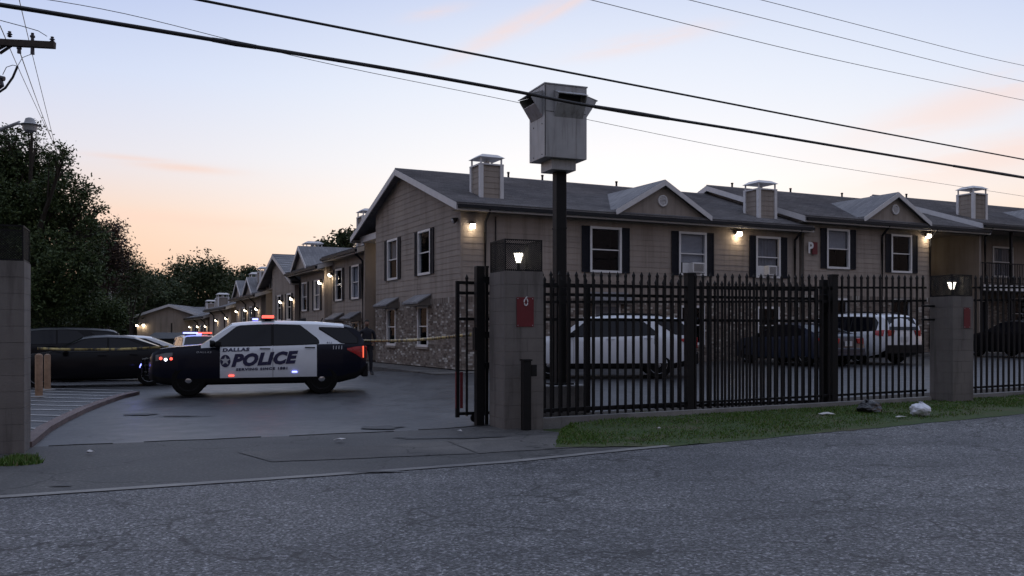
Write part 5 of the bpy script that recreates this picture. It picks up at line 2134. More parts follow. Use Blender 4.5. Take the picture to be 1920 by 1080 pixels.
def build_car(sp, loc, yaw, label, cat, paints, group=None, police=False, name='parked_car', tail='tail', rack=False):
    c = Car(sp)
    root = empty(name, loc, yaw, label, cat, group)
    xs = sorted(set([round(v[0], 3) for T in (c.top, c.bot, c.wid, c.belt) for v in T] + list(c.cuts) +
                    [c.x0 + (c.x1 - c.x0) * i / 44 for i in range(45)]))
    xs = [x for i, x in enumerate(xs) if i == 0 or x - xs[i - 1] > 0.012]
    mb = MB()
    N = len(c.sec(0))
    ring = 2 * N - 2
    rows = []
    for x in xs:
        S = c.sec(x)
        full = S + [(-y, z) for y, z in S[-2:0:-1]]
        rows.append(len(mb.v))
        mb.v += [(x, y, z) for y, z in full]
    wsx = c.windshield
    for i in range(len(xs) - 1):
        xm = (xs[i] + xs[i + 1]) / 2
        for k in range(ring):
            k2 = (k + 1) % ring
            kk = k if k < N - 1 else ring - 1 - k
            m_ = c.paint(xm, kk)
            mb.f.append((rows[i] + k, rows[i + 1] + k, rows[i + 1] + k2, rows[i] + k2))
            mb.m.append(m_)
    mb.f.append(tuple(rows[0] + k for k in range(ring)))
    mb.m.append(1)
    mb.f.append(tuple(rows[-1] + k for k in range(ring))[::-1])
    mb.m.append(1)
    me = mb.mesh('body', [paints[0], paints[1], M['plastic'], M['tint']], 0)
    bm = bmesh.new()
    bm.from_mesh(me)
    bmesh.ops.recalc_face_normals(bm, faces=bm.faces)
    bm.to_mesh(me)
    bm.free()
    body = link('body', me, root)
    # wheel arches cut out of the shell
    cut = MB()
    wmax = max(v[1] for v in c.wid)
    for ax in c.axles:
        for s_ in (-1, 1):
            Mx = Matrix.Translation((ax, s_ * (wmax - 0.15), c.wr)) @ Matrix.Rotation(R(90), 4, 'X')
            cut.lathe([(c.ar, -0.2), (c.ar, 0.2)], Mx, 32)
    co = cut.build('cutter', M['plastic'])
    bm = bmesh.new()
    bm.from_mesh(co.data)
    bmesh.ops.recalc_face_normals(bm, faces=bm.faces)
    bm.to_mesh(co.data)
    bm.free()
    md = body.modifiers.new('arch', 'BOOLEAN')
    md.operation = 'DIFFERENCE'
    md.solver = 'EXACT'
    md.object = co
    bpy.context.view_layer.update()
    dg = bpy.context.evaluated_depsgraph_get()
    me2 = bpy.data.meshes.new_from_object(body.evaluated_get(dg))
    body.modifiers.clear()
    body.data = me2
    bpy.data.objects.remove(co)
    mats = [paints[0], paints[1], M['plastic'], M['tint']]
    for p in me2.polygons:
        ce = p.center
        for ax in c.axles:
            if math.hypot(ce.x - ax, ce.z - c.wr) < c.ar + 0.004 and abs(ce.y) < wmax - 0.02 and abs(p.normal.y) < 0.9 and ce.z < c.wr + c.ar + 0.01 and abs(ce.y) > wmax - 0.4:
                if math.hypot(ce.x - ax, ce.z - c.wr) > c.ar - 0.03:
                    p.material_index = 2
            if math.hypot(ce.x - ax, ce.z - c.wr) < c.ar - 0.01 and abs(ce.y) < wmax - 0.3 and abs(p.normal.y) > 0.9:
                p.material_index = 2
    me2.polygons.foreach_set('use_smooth', [True] * len(me2.polygons))
    me2.set_sharp_from_angle(angle=R(38))
    # glass
    for nm, cols in c.windows:
        for s_ in (1, -1):
            g = c.patch(nm, cols, s_, M['tint'], root, 0.010)
            grow = [(x, a - 0.018, b + 0.018) for x, a, b in cols]
            grow[0] = (cols[0][0] + (0.02 if cols[0][0] > cols[-1][0] else -0.02), grow[0][1], grow[0][2])
            grow[-1] = (cols[-1][0] - (0.02 if cols[0][0] > cols[-1][0] else -0.02), grow[-1][1], grow[-1][2])
            c.patch('window_surround', grow, s_, M['plastic'], g, 0.005)
    for (x, zl, zh) in c.pillars:
        for s_ in (1, -1):
            c.patch('door_pillar', [(x - 0.05, zl, zh), (x + 0.05, zl, zh)], s_, M['plastic'], body, 0.0045, 8)
    # dark seams, handles, trims
    for (x, zl, zh) in c.seams:
        for s_ in (1, -1):
            c.patch('door_seam', [(x - 0.004, zl, zh), (x + 0.004, zl, zh)], s_, M['plastic'], body, 0.004, 8)
    for (x, z) in c.handles:
        for s_ in (1, -1):
            y = c.side_y(x, z)
            m2 = MB()
            m2.tube([(x - 0.11, s_ * (y + 0.005), z), (x - 0.09, s_ * (y + 0.035), z + 0.002), (x + 0.09, s_ * (y + 0.035), z + 0.004), (x + 0.11, s_ * (y + 0.005), z + 0.004)], 0.014, 6)
            m2.build('door_handle', M['plastic'] if police else paints[0], root, smooth=60)
    for (x, z) in (c.mirror,):
        for s_ in (1, -1):
            y = c.side_y(x, z)
            m2 = MB()
            m2.hexa([(x - 0.10, s_ * (y + 0.03), z - 0.02), (x + 0.06, s_ * (y + 0.03), z - 0.02), (x + 0.03, s_ * (y + 0.22), z), (x - 0.10, s_ * (y + 0.22), z),
                     (x - 0.10, s_ * (y + 0.05), z + 0.13), (x + 0.03, s_ * (y + 0.05), z + 0.13), (x, s_ * (y + 0.21), z + 0.14), (x - 0.10, s_ * (y + 0.21), z + 0.14)])
            m2.build('wing_mirror', M['plastic'], root, bevel=0.03)
    # wheels
    for ax in c.axles:
        for s_ in (1, -1):
            Mx = Matrix.Translation((ax, s_ * (wmax - 0.13), c.wr)) @ Matrix.Rotation(R(-90 * s_), 4, 'X')
            r_ = c.wr
            m2 = MB()
            m2.lathe([(r_ * 0.62, -0.10), (r_ * 0.93, -0.12), (r_, -0.09), (r_, 0.075), (r_ * 0.94, 0.11), (r_ * 0.70, 0.118), (r_ * 0.64, 0.10)], Mx, 32)
            wh = m2.build('wheel', M['tyre'], root, smooth=35)
            m2 = MB()
            m2.lathe([(r_ * 0.66, 0.085), (r_ * 0.645, 0.105), (r_ * 0.60, 0.09), (r_ * 0.58, 0.02)], Mx, 32)
            nsp = 10 if not police else 8
            for k in range(nsp):
                a_ = 2 * math.pi * k / nsp
                p_, q_ = Vector((math.cos(a_) * r_ * 0.13, math.sin(a_) * r_ * 0.13, 0.075)), Vector((math.cos(a_) * r_ * 0.61, math.sin(a_) * r_ * 0.61, 0.07))
                m2.bar(Mx @ p_, Mx @ q_, r_ * (0.16 if police else 0.11), 0.03, up=(0, 1, 0))
            m2.build('rim', M['plastic'] if police else M['alloy'], wh)
            m2 = MB()
            m2.lathe([(r_ * 0.22, 0.07), (r_ * 0.21, 0.10), (r_ * 0.12, 0.115), (r_ * 0.02, 0.118)], Mx, 16)
            m2.build('hub_cap', M['chrome'] if police else M['alloy'], wh, smooth=40)
            m2 = MB()
            m2.lathe([(r_ * 0.57, -0.03), (r_ * 0.57, -0.02)], Mx, 20)
            m2.build('brake_disc', M['plastic'], wh)
    # lamps
    for s_ in (1, -1):
        c.patch('headlight', c.head, s_, M['headlens'], root, 0.012)
        tl = c.patch('tail_light', c.tailp, s_, M['tail'], root, 0.014)
        if tail == 'tail_lit':
            x_, zl, zh = c.tailp[-1]
            m2 = MB()
            y = c.side_y(x_, zl)
            m2.box(x_ - 0.03, s_ * (y - 0.02) - 0.02, zl + 0.03, x_ - 0.004, s_ * (y - 0.02) + 0.02, zh)
            m2.build('lit_strip', M['tail_lit'], tl)
    # rear face pieces
    xr = c.x0
    m2 = MB()
    wr_ = interp(c.wid, xr)
    m2.box(xr - 0.05, -wr_ + 0.02, c.bump[0], xr + 0.10, wr_ - 0.02, c.bump[1])
    m2.build('rear_bumper', M['plastic'] if (police or rack) else paints[0], root, bevel=0.03)
    for s_ in (1, -1):
        m2 = MB()
        zl, zh = c.tailp[-1][1], c.tailp[-1][2]
        yy = wr_ - 0.09
        xx = c.rear_x(0.5 * (zl + zh))
        m2.hexa([(xx - 0.03, s_ * (yy - 0.26), zl + 0.03), (xx - 0.03, s_ * yy, zl), (xx + 0.06, s_ * yy, zl), (xx + 0.06, s_ * (yy - 0.26), zl + 0.03),
                 (xx - 0.03, s_ * (yy - 0.30), zh - 0.02), (xx - 0.03, s_ * yy, zh), (xx + 0.06, s_ * yy, zh), (xx + 0.06, s_ * (yy - 0.30), zh - 0.02)])
        m2.build('tail_light', M['tail'], root, bevel=0.012)
    m2 = MB()
    xx = c.rear_x(c.plate_z)
    m2.box(xx - 0.035, -0.16, c.plate_z - 0.08, xx - 0.02, 0.16, c.plate_z + 0.08)
    m2.build('number_plate', M['plate'], root)
    if c.rearwin:
        (xa, za), (xb, zb_), hw_ = c.rearwin
        m2 = MB()
        m2.hexa([(xa - 0.012, -hw_, za), (xa - 0.012, hw_, za), (xa + 0.01, hw_, za), (xa + 0.01, -hw_, za),
                 (xb - 0.012, -hw_ * 0.86, zb_), (xb - 0.012, hw_ * 0.86, zb_), (xb + 0.01, hw_ * 0.86, zb_), (xb + 0.01, -hw_ * 0.86, zb_)])
        m2.build('rear_window', M['tint'], root)
    # front face
    xf = c.x1
    m2 = MB()
    for i in range(5):
        z = c.grille[0] + (c.grille[1] - c.grille[0]) * i / 4
        m2.box(xf - 0.02, -0.55, z - 0.02, xf + 0.03, 0.55, z + 0.02)
    m2.build('grille', M['plastic'], root)
    if rack:
        for s_ in (1, -1):
            m2 = MB()
            ytop = c.sec(0)[10][0] - 0.06
            xs_ = c.rackx
            m2.tube([(xs_[0], s_ * ytop, interp(c.top, xs_[0]) - 0.02)] + [(xs_[0] + (xs_[1] - xs_[0]) * k / 8, s_ * ytop, interp(c.top, xs_[0] + (xs_[1] - xs_[0]) * k / 8) + 0.035) for k in range(1, 8)] +
                    [(xs_[1], s_ * ytop, interp(c.top, xs_[1]) - 0.02)], 0.018, 6)
            m2.build('roof_rail', M['plastic'], root)
    return root, c


def paint_suv(police):
    def f(x, k):
        if k in (0, 1):
            return 2
        if 0.60 < x < 1.28 and k >= 10:
            return 3                      # windscreen
        if x < -2.18 and k >= 10:
            return 3 if police else 0
        if k <= 2:
            return 2
        if not police:
            return 0
        if k >= 7:
            if x > 1.28:
                return 0 if k >= 9 else 1        # bonnet top painted white as the sky's reflection, sides dark
            return 0 if x > -2.02 else 1
        if -1.36 < x < 0.86:
            return 0
        return 1
    return f


SUV = dict(x0=-2.55, x1=2.45, cuts=[-2.02, -1.36, 0.86, 0.60, 1.28, -2.18], tumble=0.26, wr=0.385, ar=0.455, axles=(1.55, -1.475),
           top=[(-2.55, 1.06), (-2.50, 1.30), (-2.38, 1.56), (-2.22, 1.66), (-2.0, 1.705), (-1.4, 1.755), (-0.6, 1.775), (0.1, 1.765), (0.60, 1.715), (0.75, 1.61), (1.28, 1.205),
                (1.40, 1.19), (1.9, 1.155), (2.2, 1.105), (2.36, 1.02), (2.45, 0.84)],
           bot=[(-2.55, 0.52), (-2.3, 0.36), (-1.9, 0.27), (1.9, 0.25), (2.25, 0.30), (2.45, 0.40)],
           wid=[(-2.55, 0.84), (-2.40, 0.92), (-2.0, 0.98), (-1.2, 1.0), (1.2, 1.0), (1.8, 0.985), (2.15, 0.92), (2.35, 0.80), (2.45, 0.66)],
           belt=[(-2.55, 1.20), (-1.5, 1.19), (0.0, 1.15), (1.2, 1.11), (2.45, 1.02)],
           windshield=(0.6, 1.28),
           windows=[('front_door_window', [(1.02, 1.165, 1.17), (0.50, 1.165, 1.60), (0.40, 1.165, 1.635), (-0.30, 1.18, 1.665)]),
                    ('rear_door_window', [(-0.36, 1.182, 1.665), (-0.98, 1.20, 1.645), (-1.36, 1.215, 1.34), (-1.40, 1.235, 1.27)]),
                    ('quarter_window', [(-1.44, 1.575, 1.60), (-1.95, 1.235, 1.585), (-2.10, 1.225, 1.565), (-2.33, 1.225, 1.34)])],
           seams=[(0.86, 0.42, 1.12), (-0.34, 0.42, 1.15), (-1.37, 0.95, 1.20)], handles=[(-0.16, 1.095), (-1.20, 1.12)], mirror=(0.93, 1.15),
           head=[(2.28, 0.82, 0.96), (2.05, 0.86, 1.01), (1.90, 0.95, 1.015)], tailp=[(-2.08, 1.06, 1.10), (-2.30, 0.95, 1.14), (-2.46, 0.84, 1.15)],
           bump=(0.40, 0.74), plate_z=0.92, rearwin=((-2.53, 1.17), (-2.34, 1.60), 0.66), grille=(0.55, 0.86), rackx=(-1.75, 0.25), pillars=[(-0.33, 1.17, 1.675)])


def rear_x_suv(z):
    return -2.55 if z < 1.06 else -2.55 + (z - 1.06) * 0.33


PSUV = dict(SUV, paint=paint_suv(True), rear_x=rear_x_suv)
NSUV = dict(SUV, paint=paint_suv(False), rear_x=rear_x_suv)


def dress_police(root, c, letters=True):
    """light bar, lettering, badge, push bumper"""
    zr = interp(c.top, -0.15)
    m2 = MB()
    m2.box(-0.38, -0.62, zr + 0.03, -0.08, 0.62, zr + 0.055)
    for s_ in (-1, 1):
        m2.box(-0.30, s_ * 0.5 - 0.04, zr - 0.03, -0.16, s_ * 0.5 + 0.04, zr + 0.03)
    lb = m2.build('light_bar', M['plastic'], root)
    for k in range(6):
        y0_, y1_ = -0.62 + k * 0.207, -0.62 + (k + 1) * 0.207 - 0.012
        m2 = MB()
        m2.box(-0.37, y0_, zr + 0.056, -0.09, y1_, zr + 0.125)
        m2.build('beacon', M['blue_led'] if k < 3 else M['red_led'], lb, bevel=0.015)
    m2 = MB()
    m2.box(0.0, -0.1, zr + 0.02, 0.14, 0.12, zr + 0.06)
    m2.build('beacon', M['blue_led'], lb, bevel=0.01)
    for (x, z, mt) in ((2.16, 0.885, 'red_led'), (1.93, 0.875, 'red_led'), (2.05, 0.855, 'white_led')):
        y = c.side_y(x, z) + 0.018
        m2 = MB()
        m2.lathe([(0.035, 0.0), (0.030, 0.012), (0.01, 0.018)], Matrix.Translation((x, y, z)) @ Matrix.Rotation(R(-90), 4, 'X'), 10)
        m2.build('corner_strobe', M[mt], root)
    m2 = MB()
    m2.lathe([(0.055, 0.0), (0.045, 0.015), (0.01, 0.02)], Matrix.Translation((2.66, 0.30, 0.70)) @ Matrix.Rotation(R(70), 4, 'Y'), 10)
    m2.build('grille_strobe', M['blue_led'], root)
    # push bumper
    m2 = MB()
    for s_ in (-1, 1):
        m2.tube([(2.45, s_ * 0.34, 0.42), (2.60, s_ * 0.34, 0.48), (2.62, s_ * 0.34, 0.86)], 0.03, 8)
    for z in (0.52, 0.68, 0.84):
        m2.tube([(2.61, -0.52, z), (2.62, 0.52, z)], 0.026, 8)
    m2.build('push_bumper', M['plastic'], root)
    # side lamps glowing at the sill
    for (x, z, mt) in ((0.60, 0.47, 'red_led'), (-0.84, 0.545, 'blue_led')):
        y = c.side_y(x, z)
        m2 = MB()
        m2.box(x - 0.06, y + 0.004, z - 0.018, x + 0.06, y + 0.022, z + 0.018)
        m2.build('side_strobe', M[mt], root, bevel=0.006)
    # spot lamp and antennas
    m2 = MB()
    m2.lathe([(0.02, -0.09), (0.075, -0.03), (0.085, 0.05), (0.07, 0.06)], Matrix.Translation((1.02, c.side_y(1.0, 1.15) + 0.09, 1.22)) @ Matrix.Rotation(R(90), 4, 'Y'), 12)
    m2.build('spot_lamp', M['plastic'], root, smooth=40)
    m2 = MB()
    m2.hexa([(-1.15, -0.06, 1.76), (-0.9, -0.06, 1.76), (-0.9, 0.06, 1.76), (-1.15, 0.06, 1.76), (-1.15, -0.01, 1.84), (-1.05, -0.01, 1.83), (-1.05, 0.01, 1.83), (-1.15, 0.01, 1.84)])
    m2.tube([(-1.5, 0.2, 1.73), (-1.55, 0.2, 1.84)], 0.012, 6)
    m2.build('roof_antenna', M['plastic'], root)
    if not letters:
        return
    for s_ in (1,):
        c.text('DALLAS', 0.80, 1.035, 0.105, M['blueletter'], root, s_, 0.1, 0.006, 1.45, 1.16, 0.035)
        c.text('POLICE', 0.60, 0.695, 0.375, M['blueletter'], root, s_, 0.26, 0.022, 1.10, 1.08, 0.055)
        c.text('SERVING SINCE 1881', 0.50, 0.585, 0.078, M['blueletter'], root, s_, 0.05, 0.004, 1.42, 1.18, 0.03)
        c.text('1111', -1.72, 1.08, 0.115, M['greyletter'], root, s_, 0.1, 0.003, 1.0, 1.15, 0.0)
        c.text('9-1-1', -1.60, 1.215, 0.06, M['blueletter'], root, s_, 0.0, 0.001, 1.0, 1.0, 0.0)
        c.text('DALLAS', 1.38, 1.005, 0.055, M['greyletter'], root, s_, 0.1, 0.0, 1.5, 1.2, 0.0)
        # badge: dark roundel with a five-pointed star
        bx0, bz0 = 0.735, 0.815
        m2 = MB()
        ring = [(bx0 + 0.115 * math.cos(t), bz0 + 0.145 * math.sin(t)) for t in [2 * math.pi * k / 24 for k in range(24)]]
        m2.add([(x, s_ * (c.side_y(x, z) + 0.010), z) for x, z in ring], [tuple(range(24))])
        bd = m2.build('badge', M['blueletter'], root)
        star = []
        for k in range(10):
            a_ = math.pi / 2 + math.pi * k / 5
            r_ = 0.115 if k % 2 == 0 else 0.048
            star.append((bx0 + r_ * math.cos(a_), bz0 + 0.008 + r_ * math.sin(a_)))
        m2 = MB()
        m2.add([(x, s_ * (c.side_y(x, z) + 0.015), z) for x, z in star] + [(bx0, s_ * (c.side_y(bx0, bz0) + 0.018), bz0)], [(k, (k + 1) % 10, 10) for k in range(10)])
        m2.build('star', M['greyletter'], bd)
        # dark stripe breaking the sky reflection painted on the bonnet
        for zo in (0.0,):
            m2 = MB()
            for (a_, b_) in ((1.30, 2.0),):
                n = 10
                for i in range(n):
                    xa, xb = a_ + (b_ - a_) * i / n, a_ + (b_ - a_) * (i + 1) / n
                    ya, yb = c.sec(xa)[11], c.sec(xb)[11]
                    m2.add([(xa, ya[0], ya[1] + 0.012), (xb, yb[0], yb[1] + 0.012), (xb, yb[0] - 0.022, yb[1] + 0.016), (xa, ya[0] - 0.022, ya[1] + 0.016)], [(0, 1, 2, 3)])
            m2.build('bonnet_reflection_gap', M['navy_paint'], root)


# main police SUV across the drive
pc = gnd(484, 737)
px_, py_ = (484 - 960) / F * 22.35, 22.35
main_suv, cc = build_car(PSUV, (px_, py_, h(px_, py_)), R(180 + 15.5), 'white and midnight police SUV with blue lettering parked across the drive', 'police car',
                         (M['white_paint'], M['navy_paint']), 'police vehicles', True, 'police_suv', 'tail_lit')
dress_police(main_suv, cc)
for (lx, ly, lz, colr, en) in ((-0.2, 0.3, 2.05, (1, 0.1, 0.06), 3.0), (2.8, 0.3, 0.70, (0.1, 0.12, 1.0), 1.5)):
    ld = bpy.data.lights.new('beacon_light', 'POINT')
    ld.energy, ld.color, ld.shadow_soft_size = en, colr, 0.06
    lo = bpy.data.objects.new('beacon_light', ld)
    COL.objects.link(lo)
    lo.parent = main_suv
    lo.location = (lx, ly, lz)
# second police vehicle, nose towards the camera, far down the drive
fx, fy = (372 - 960) / F * 41.5, 41.5
far_suv, cc2 = build_car(PSUV, (fx, fy, h(fx, fy)), R(-62), 'distant police SUV facing the camera with red and blue light bar', 'police car',
                         (M['white_paint'], M['navy_paint']), 'police vehicles', True, 'police_suv')
dress_police(far_suv, cc2, False)
# white SUV behind the fence
wx, wy = (1132 - 960) / F * 26.2, 26.2
build_car(NSUV, (wx, wy, h(wx, wy)), R(176), 'white SUV parked side-on behind the iron fence', 'SUV', (M['white_paint'], M['white_paint']), 'parked cars', False, 'parked_suv', rack=True)


def paint_plain(ws, rw):
    def f(x, k):
        if k in (0, 1):
            return 2
        if ws[0] < x < ws[1] and k >= 10:
            return 3
        if rw and rw[0] < x < rw[1] and k >= 10:
            return 3
        return 0
    return f


SED = dict(x0=-2.40, x1=2.40, cuts=[0.35, 1.15, -1.75, -1.0], tumble=0.28, wr=0.335, ar=0.40, axles=(1.45, -1.38),
           top=[(-2.40, 0.80), (-2.36, 0.98), (-2.25, 1.06), (-1.75, 1.10), (-1.0, 1.40), (-0.75, 1.435), (-0.3, 1.455), (0.1, 1.44), (0.35, 1.40), (1.15, 0.99), (1.4, 0.955), (2.0, 0.87), (2.28, 0.76), (2.40, 0.62)],
           bot=[(-2.40, 0.42), (-2.1, 0.28), (-1.8, 0.20), (1.9, 0.19), (2.2, 0.22), (2.40, 0.32)],
           wid=[(-2.40, 0.76), (-2.25, 0.86), (-1.8, 0.915), (-1.0, 0.925), (1.2, 0.925), (1.8, 0.90), (2.15, 0.83), (2.32, 0.70), (2.40, 0.58)],
           belt=[(-2.40, 1.0), (-1.4, 1.0), (0.0, 0.955), (1.2, 0.91), (2.4, 0.80)], windshield=(0.35, 1.15),
           windows=[('front_door_window', [(0.98, 0.965, 0.97), (0.30, 0.97, 1.325), (0.15, 0.97, 1.345), (-0.28, 0.985, 1.36)]),
                    ('rear_door_window', [(-0.33, 0.985, 1.36), (-0.80, 1.0, 1.325), (-1.22, 1.02, 1.15), (-1.34, 1.035, 1.07)])],
           seams=[(0.86, 0.32, 0.94), (-0.31, 0.32, 0.97), (-1.02, 0.70, 1.0)], handles=[(-0.16, 0.875), (-0.98, 0.895)], mirror=(0.80, 0.955),
           head=[(2.24, 0.60, 0.71), (2.0, 0.66, 0.78), (1.82, 0.74, 0.80)], tailp=[(-1.98, 0.86, 0.92), (-2.2, 0.76, 0.95), (-2.33, 0.72, 0.93)],
           bump=(0.34, 0.60), plate_z=0.74, rearwin=None, grille=(0.36, 0.58), rackx=(-1, 0.2), pillars=[(-0.305, 0.98, 1.37)], paint=paint_plain((0.35, 1.15), (-1.75, -1.0)), rear_x=lambda z: -2.40)
VAN = dict(x0=-2.52, x1=2.50, cuts=[0.80, 1.75, -2.2], tumble=0.24, wr=0.345, ar=0.41, axles=(1.60, -1.42),
           top=[(-2.52, 1.02), (-2.47, 1.30), (-2.34, 1.58), (-2.2, 1.67), (-1.8, 1.72), (-0.8, 1.755), (0.0, 1.74), (0.55, 1.69), (0.80, 1.62), (1.75, 1.06), (2.0, 0.98), (2.32, 0.82), (2.50, 0.62)],
           bot=[(-2.52, 0.46), (-2.25, 0.30), (-1.9, 0.22), (1.9, 0.21), (2.25, 0.25), (2.50, 0.35)],
           wid=[(-2.52, 0.86), (-2.38, 0.93), (-2.0, 0.985), (-1.0, 0.995), (1.2, 0.995), (1.8, 0.96), (2.2, 0.87), (2.42, 0.70), (2.5, 0.58)],
           belt=[(-2.52, 1.12), (-1.0, 1.08), (0.5, 1.02), (1.7, 0.95), (2.5, 0.8)], windshield=(0.8, 1.75),
           windows=[('front_door_window', [(1.35, 1.05, 1.08), (0.85, 1.05, 1.42), (0.62, 1.06, 1.56), (0.10, 1.075, 1.61)]),
                    ('sliding_door_window', [(0.05, 1.08, 1.61), (-0.98, 1.11, 1.61)]), ('rear_side_window', [(-1.03, 1.11, 1.61), (-1.95, 1.14, 1.57), (-2.12, 1.15, 1.40)])],
           seams=[(1.28, 0.36, 1.0), (0.08, 0.36, 1.06), (-1.0, 0.36, 1.08)], handles=[(0.22, 0.98), (-0.08, 0.985)], mirror=(1.22, 1.05),
           head=[(2.30, 0.64, 0.78), (2.05, 0.70, 0.90), (1.85, 0.82, 0.92)], tailp=[(-2.12, 1.00, 1.14), (-2.3, 0.96, 1.16), (-2.44, 0.95, 1.16)],
           bump=(0.36, 0.66), plate_z=0.86, rearwin=((-2.51, 1.16), (-2.32, 1.60), 0.68), grille=(0.40, 0.62), rackx=(-1.9, 0.1), pillars=[(0.075, 1.07, 1.62), (-1.005, 1.10, 1.62)], paint=paint_plain((0.8, 1.75), None), rear_x=lambda z: -2.52 if z < 1.02 else -2.52 + (z - 1.02) * 0.3)

YB = BA + R(90)
sx_, sy_ = bp(10.95, -3.95).xy
build_car(SED, (sx_, sy_, h(sx_, sy_)), YB, 'dark blue sedan nosed in to the building between the white SUV and white minivan', 'sedan', (M['blue_paint'], M['blue_paint']), 'parked cars', name='parked_sedan')
vx_, vy_ = bp(13.35, -4.0).xy
build_car(VAN, (vx_, vy_, h(vx_, vy_)), YB, 'white minivan seen from behind with red tail lights, nosed in to the building', 'minivan', (M['white_paint'], M['white_paint']), 'parked cars', name='parked_minivan', rack=True)
kx_, ky_ = bp(21.6, -5.0).xy
build_car(SED, (kx_, ky_, h(kx_, ky_)), YB - R(14), 'black car parked behind the fence at the right edge', 'sedan', (M['black_paint'], M['black_paint']), 'parked cars', name='parked_sedan')
# parked cars at the left
lx_, ly_ = (182 - 960) / F * 26.2, 26.2
build_car(SED, (lx_, ly_, h(lx_, ly_)), R(203), 'black fastback sedan behind the police tape at the left', 'sedan', (M['black_paint'], M['black_paint']), 'parked cars', name='parked_sedan')
lx_, ly_ = (222 - 960) / F * 29.6, 29.6
build_car(SED, (lx_, ly_, h(lx_, ly_) + 0.0), R(204), 'white car mostly hidden behind the black sedan', 'car', (M['white_paint'], M['white_paint']), 'parked cars', name='parked_car')
lx_, ly_ = (88 - 960) / F * 33.0, 33.0
build_car(NSUV, (lx_, ly_, h(lx_, ly_)), R(206), 'black SUV behind the black sedan, next to the left pillar', 'SUV', (M['black_paint'], M['black_paint']), 'parked cars', name='parked_suv')

# ================================================================== officer beside the police SUV
M['uniform'] = mat('dark_uniform', (0.012, 0.013, 0.020), 0.85, var=0.2, scale=14)
M['skin'] = mat('skin', (0.22, 0.13, 0.095), 0.6, var=0.06)
M['hair'] = mat('short_dark_hair', (0.012, 0.010, 0.009), 0.8)
M['leather'] = mat('black_leather', (0.008, 0.008, 0.009), 0.45)


def skin_mesh(name, nodes, edges, root_i, mt, parent, sub=2):
    """nodes: (co, rx, ry); grown with a Skin modifier into one continuous surface"""
    me = bpy.data.meshes.new(name)
    me.from_pydata([n[0] for n in nodes], edges, [])
    o = link(name, me, parent)
    md = o.modifiers.new('skin', 'SKIN')
    md.use_smooth_shade = True
    sv = me.skin_vertices[0].data
    for i, n in enumerate(nodes):
        sv[i].radius = (n[1], n[2])
        sv[i].use_root = (i == root_i)
    ss = o.modifiers.new('sub', 'SUBSURF')
    ss.levels = ss.render_levels = sub
    bpy.context.view_layer.update()
    dg = bpy.context.evaluated_depsgraph_get()
    m2 = bpy.data.meshes.new_from_object(o.evaluated_get(dg))
    o.modifiers.clear()
    o.data = m2
    m2.materials.clear()
    m2.materials.append(mt)
    m2.polygons.foreach_set('use_smooth', [True] * len(m2.polygons))
    return o


ox, oy = (688 - 960) / F * 29.6, 29.6
of = empty('person', (ox, oy, h(ox, oy)), R(20), 'person in dark uniform standing behind the police SUV', 'person')
N_ = [((0, 0, 0.96), .16, .115), ((0, 0.0, 1.12), .15, .105), ((0, 0.0, 1.30), .175, .12), ((0, 0.0, 1.44), .13, .09), ((0, 0, 1.53), .055, .055), ((0, -.01, 1.58), .05, .05),
      ((.10, 0, .88), .095, .10), ((.125, -.02, .50), .065, .07), ((.14, .02, .10), .045, .05), ((.155, -.12, .045), .042, .035),
      ((-.10, 0, .88), .095, .10), ((-.13, -.04, .50), .065, .07), ((-.15, .0, .10), .045, .05), ((-.17, -.14, .045), .042, .035),
      ((.215, 0, 1.40), .062, .062), ((.275, .03, 1.14), .048, .048), ((.22, -.14, 0.99), .038, .038),
      ((-.215, 0, 1.40), .062, .062), ((-.28, .03, 1.13), .048, .048), ((-.24, -.13, 0.96), .038, .038)]
E_ = [(0, 1), (1, 2), (2, 3), (3, 4), (4, 5), (0, 6), (6, 7), (7, 8), (8, 9), (0, 10), (10, 11), (11, 12), (12, 13), (3, 14), (14, 15), (15, 16), (3, 17), (17, 18), (18, 19)]
skin_mesh('body', N_, E_, 0, M['uniform'], of)
# head with face
mb = MB()
bm = bmesh.new()
bmesh.ops.create_uvsphere(bm, u_segments=20, v_segments=16, radius=1.0)
for v in bm.verts:
    x, y, z = v.co
    k = 1.0 - 0.22 * max(0, -z) ** 1.5
    fy = 1.0 + 0.06 * (1 - abs(x)) * (z < 0.1)
    v.co = (x * 0.076 * k, y * 0.095 * k * fy, z * 0.118 + 1.672)
    if y < -0.75 and abs(x) < 0.25 and -0.35 < z < 0.1:
        v.co.y -= 0.018
    if y < -0.6 and 0.1 < abs(x) < 0.5 and 0.0 < z < 0.25:
        v.co.y += 0.006
me = bpy.data.meshes.new('head')
bm.to_mesh(me)
bm.free()
me.materials.append(M['skin'])
me.polygons.foreach_set('use_smooth', [True] * len(me.polygons))
hd = link('head', me, of)
for s_ in (-1, 1):
    mb = MB()
    mb.lathe([(0.004, -0.006), (0.018, 0.0), (0.022, 0.006), (0.01, 0.012)], Matrix.Translation((s_ * 0.074, 0.012, 1.67)) @ Matrix.Rotation(R(90 * s_), 4, 'Y') @ Matrix.Diagonal((1, 0.7, 1, 1)).to_4x4(), 10)
    mb.build('ear', M['skin'], hd)
    mb = MB()
    mb.lathe([(0.002, -0.008), (0.010, 0.0), (0.002, 0.008)], Matrix.Translation((s_ * 0.030, -0.084, 1.685)), 8)
    mb.build('eye', M['hair'], hd)
mb = MB()
mb.tube([(-0.022, -0.089, 1.618), (0, -0.094, 1.616), (0.022, -0.089, 1.618)], 0.004, 6)
mb.build('mouth', M['hair'], hd)
bm = bmesh.new()
bmesh.ops.create_uvsphere(bm, u_segments=18, v_segments=14, radius=1.0)
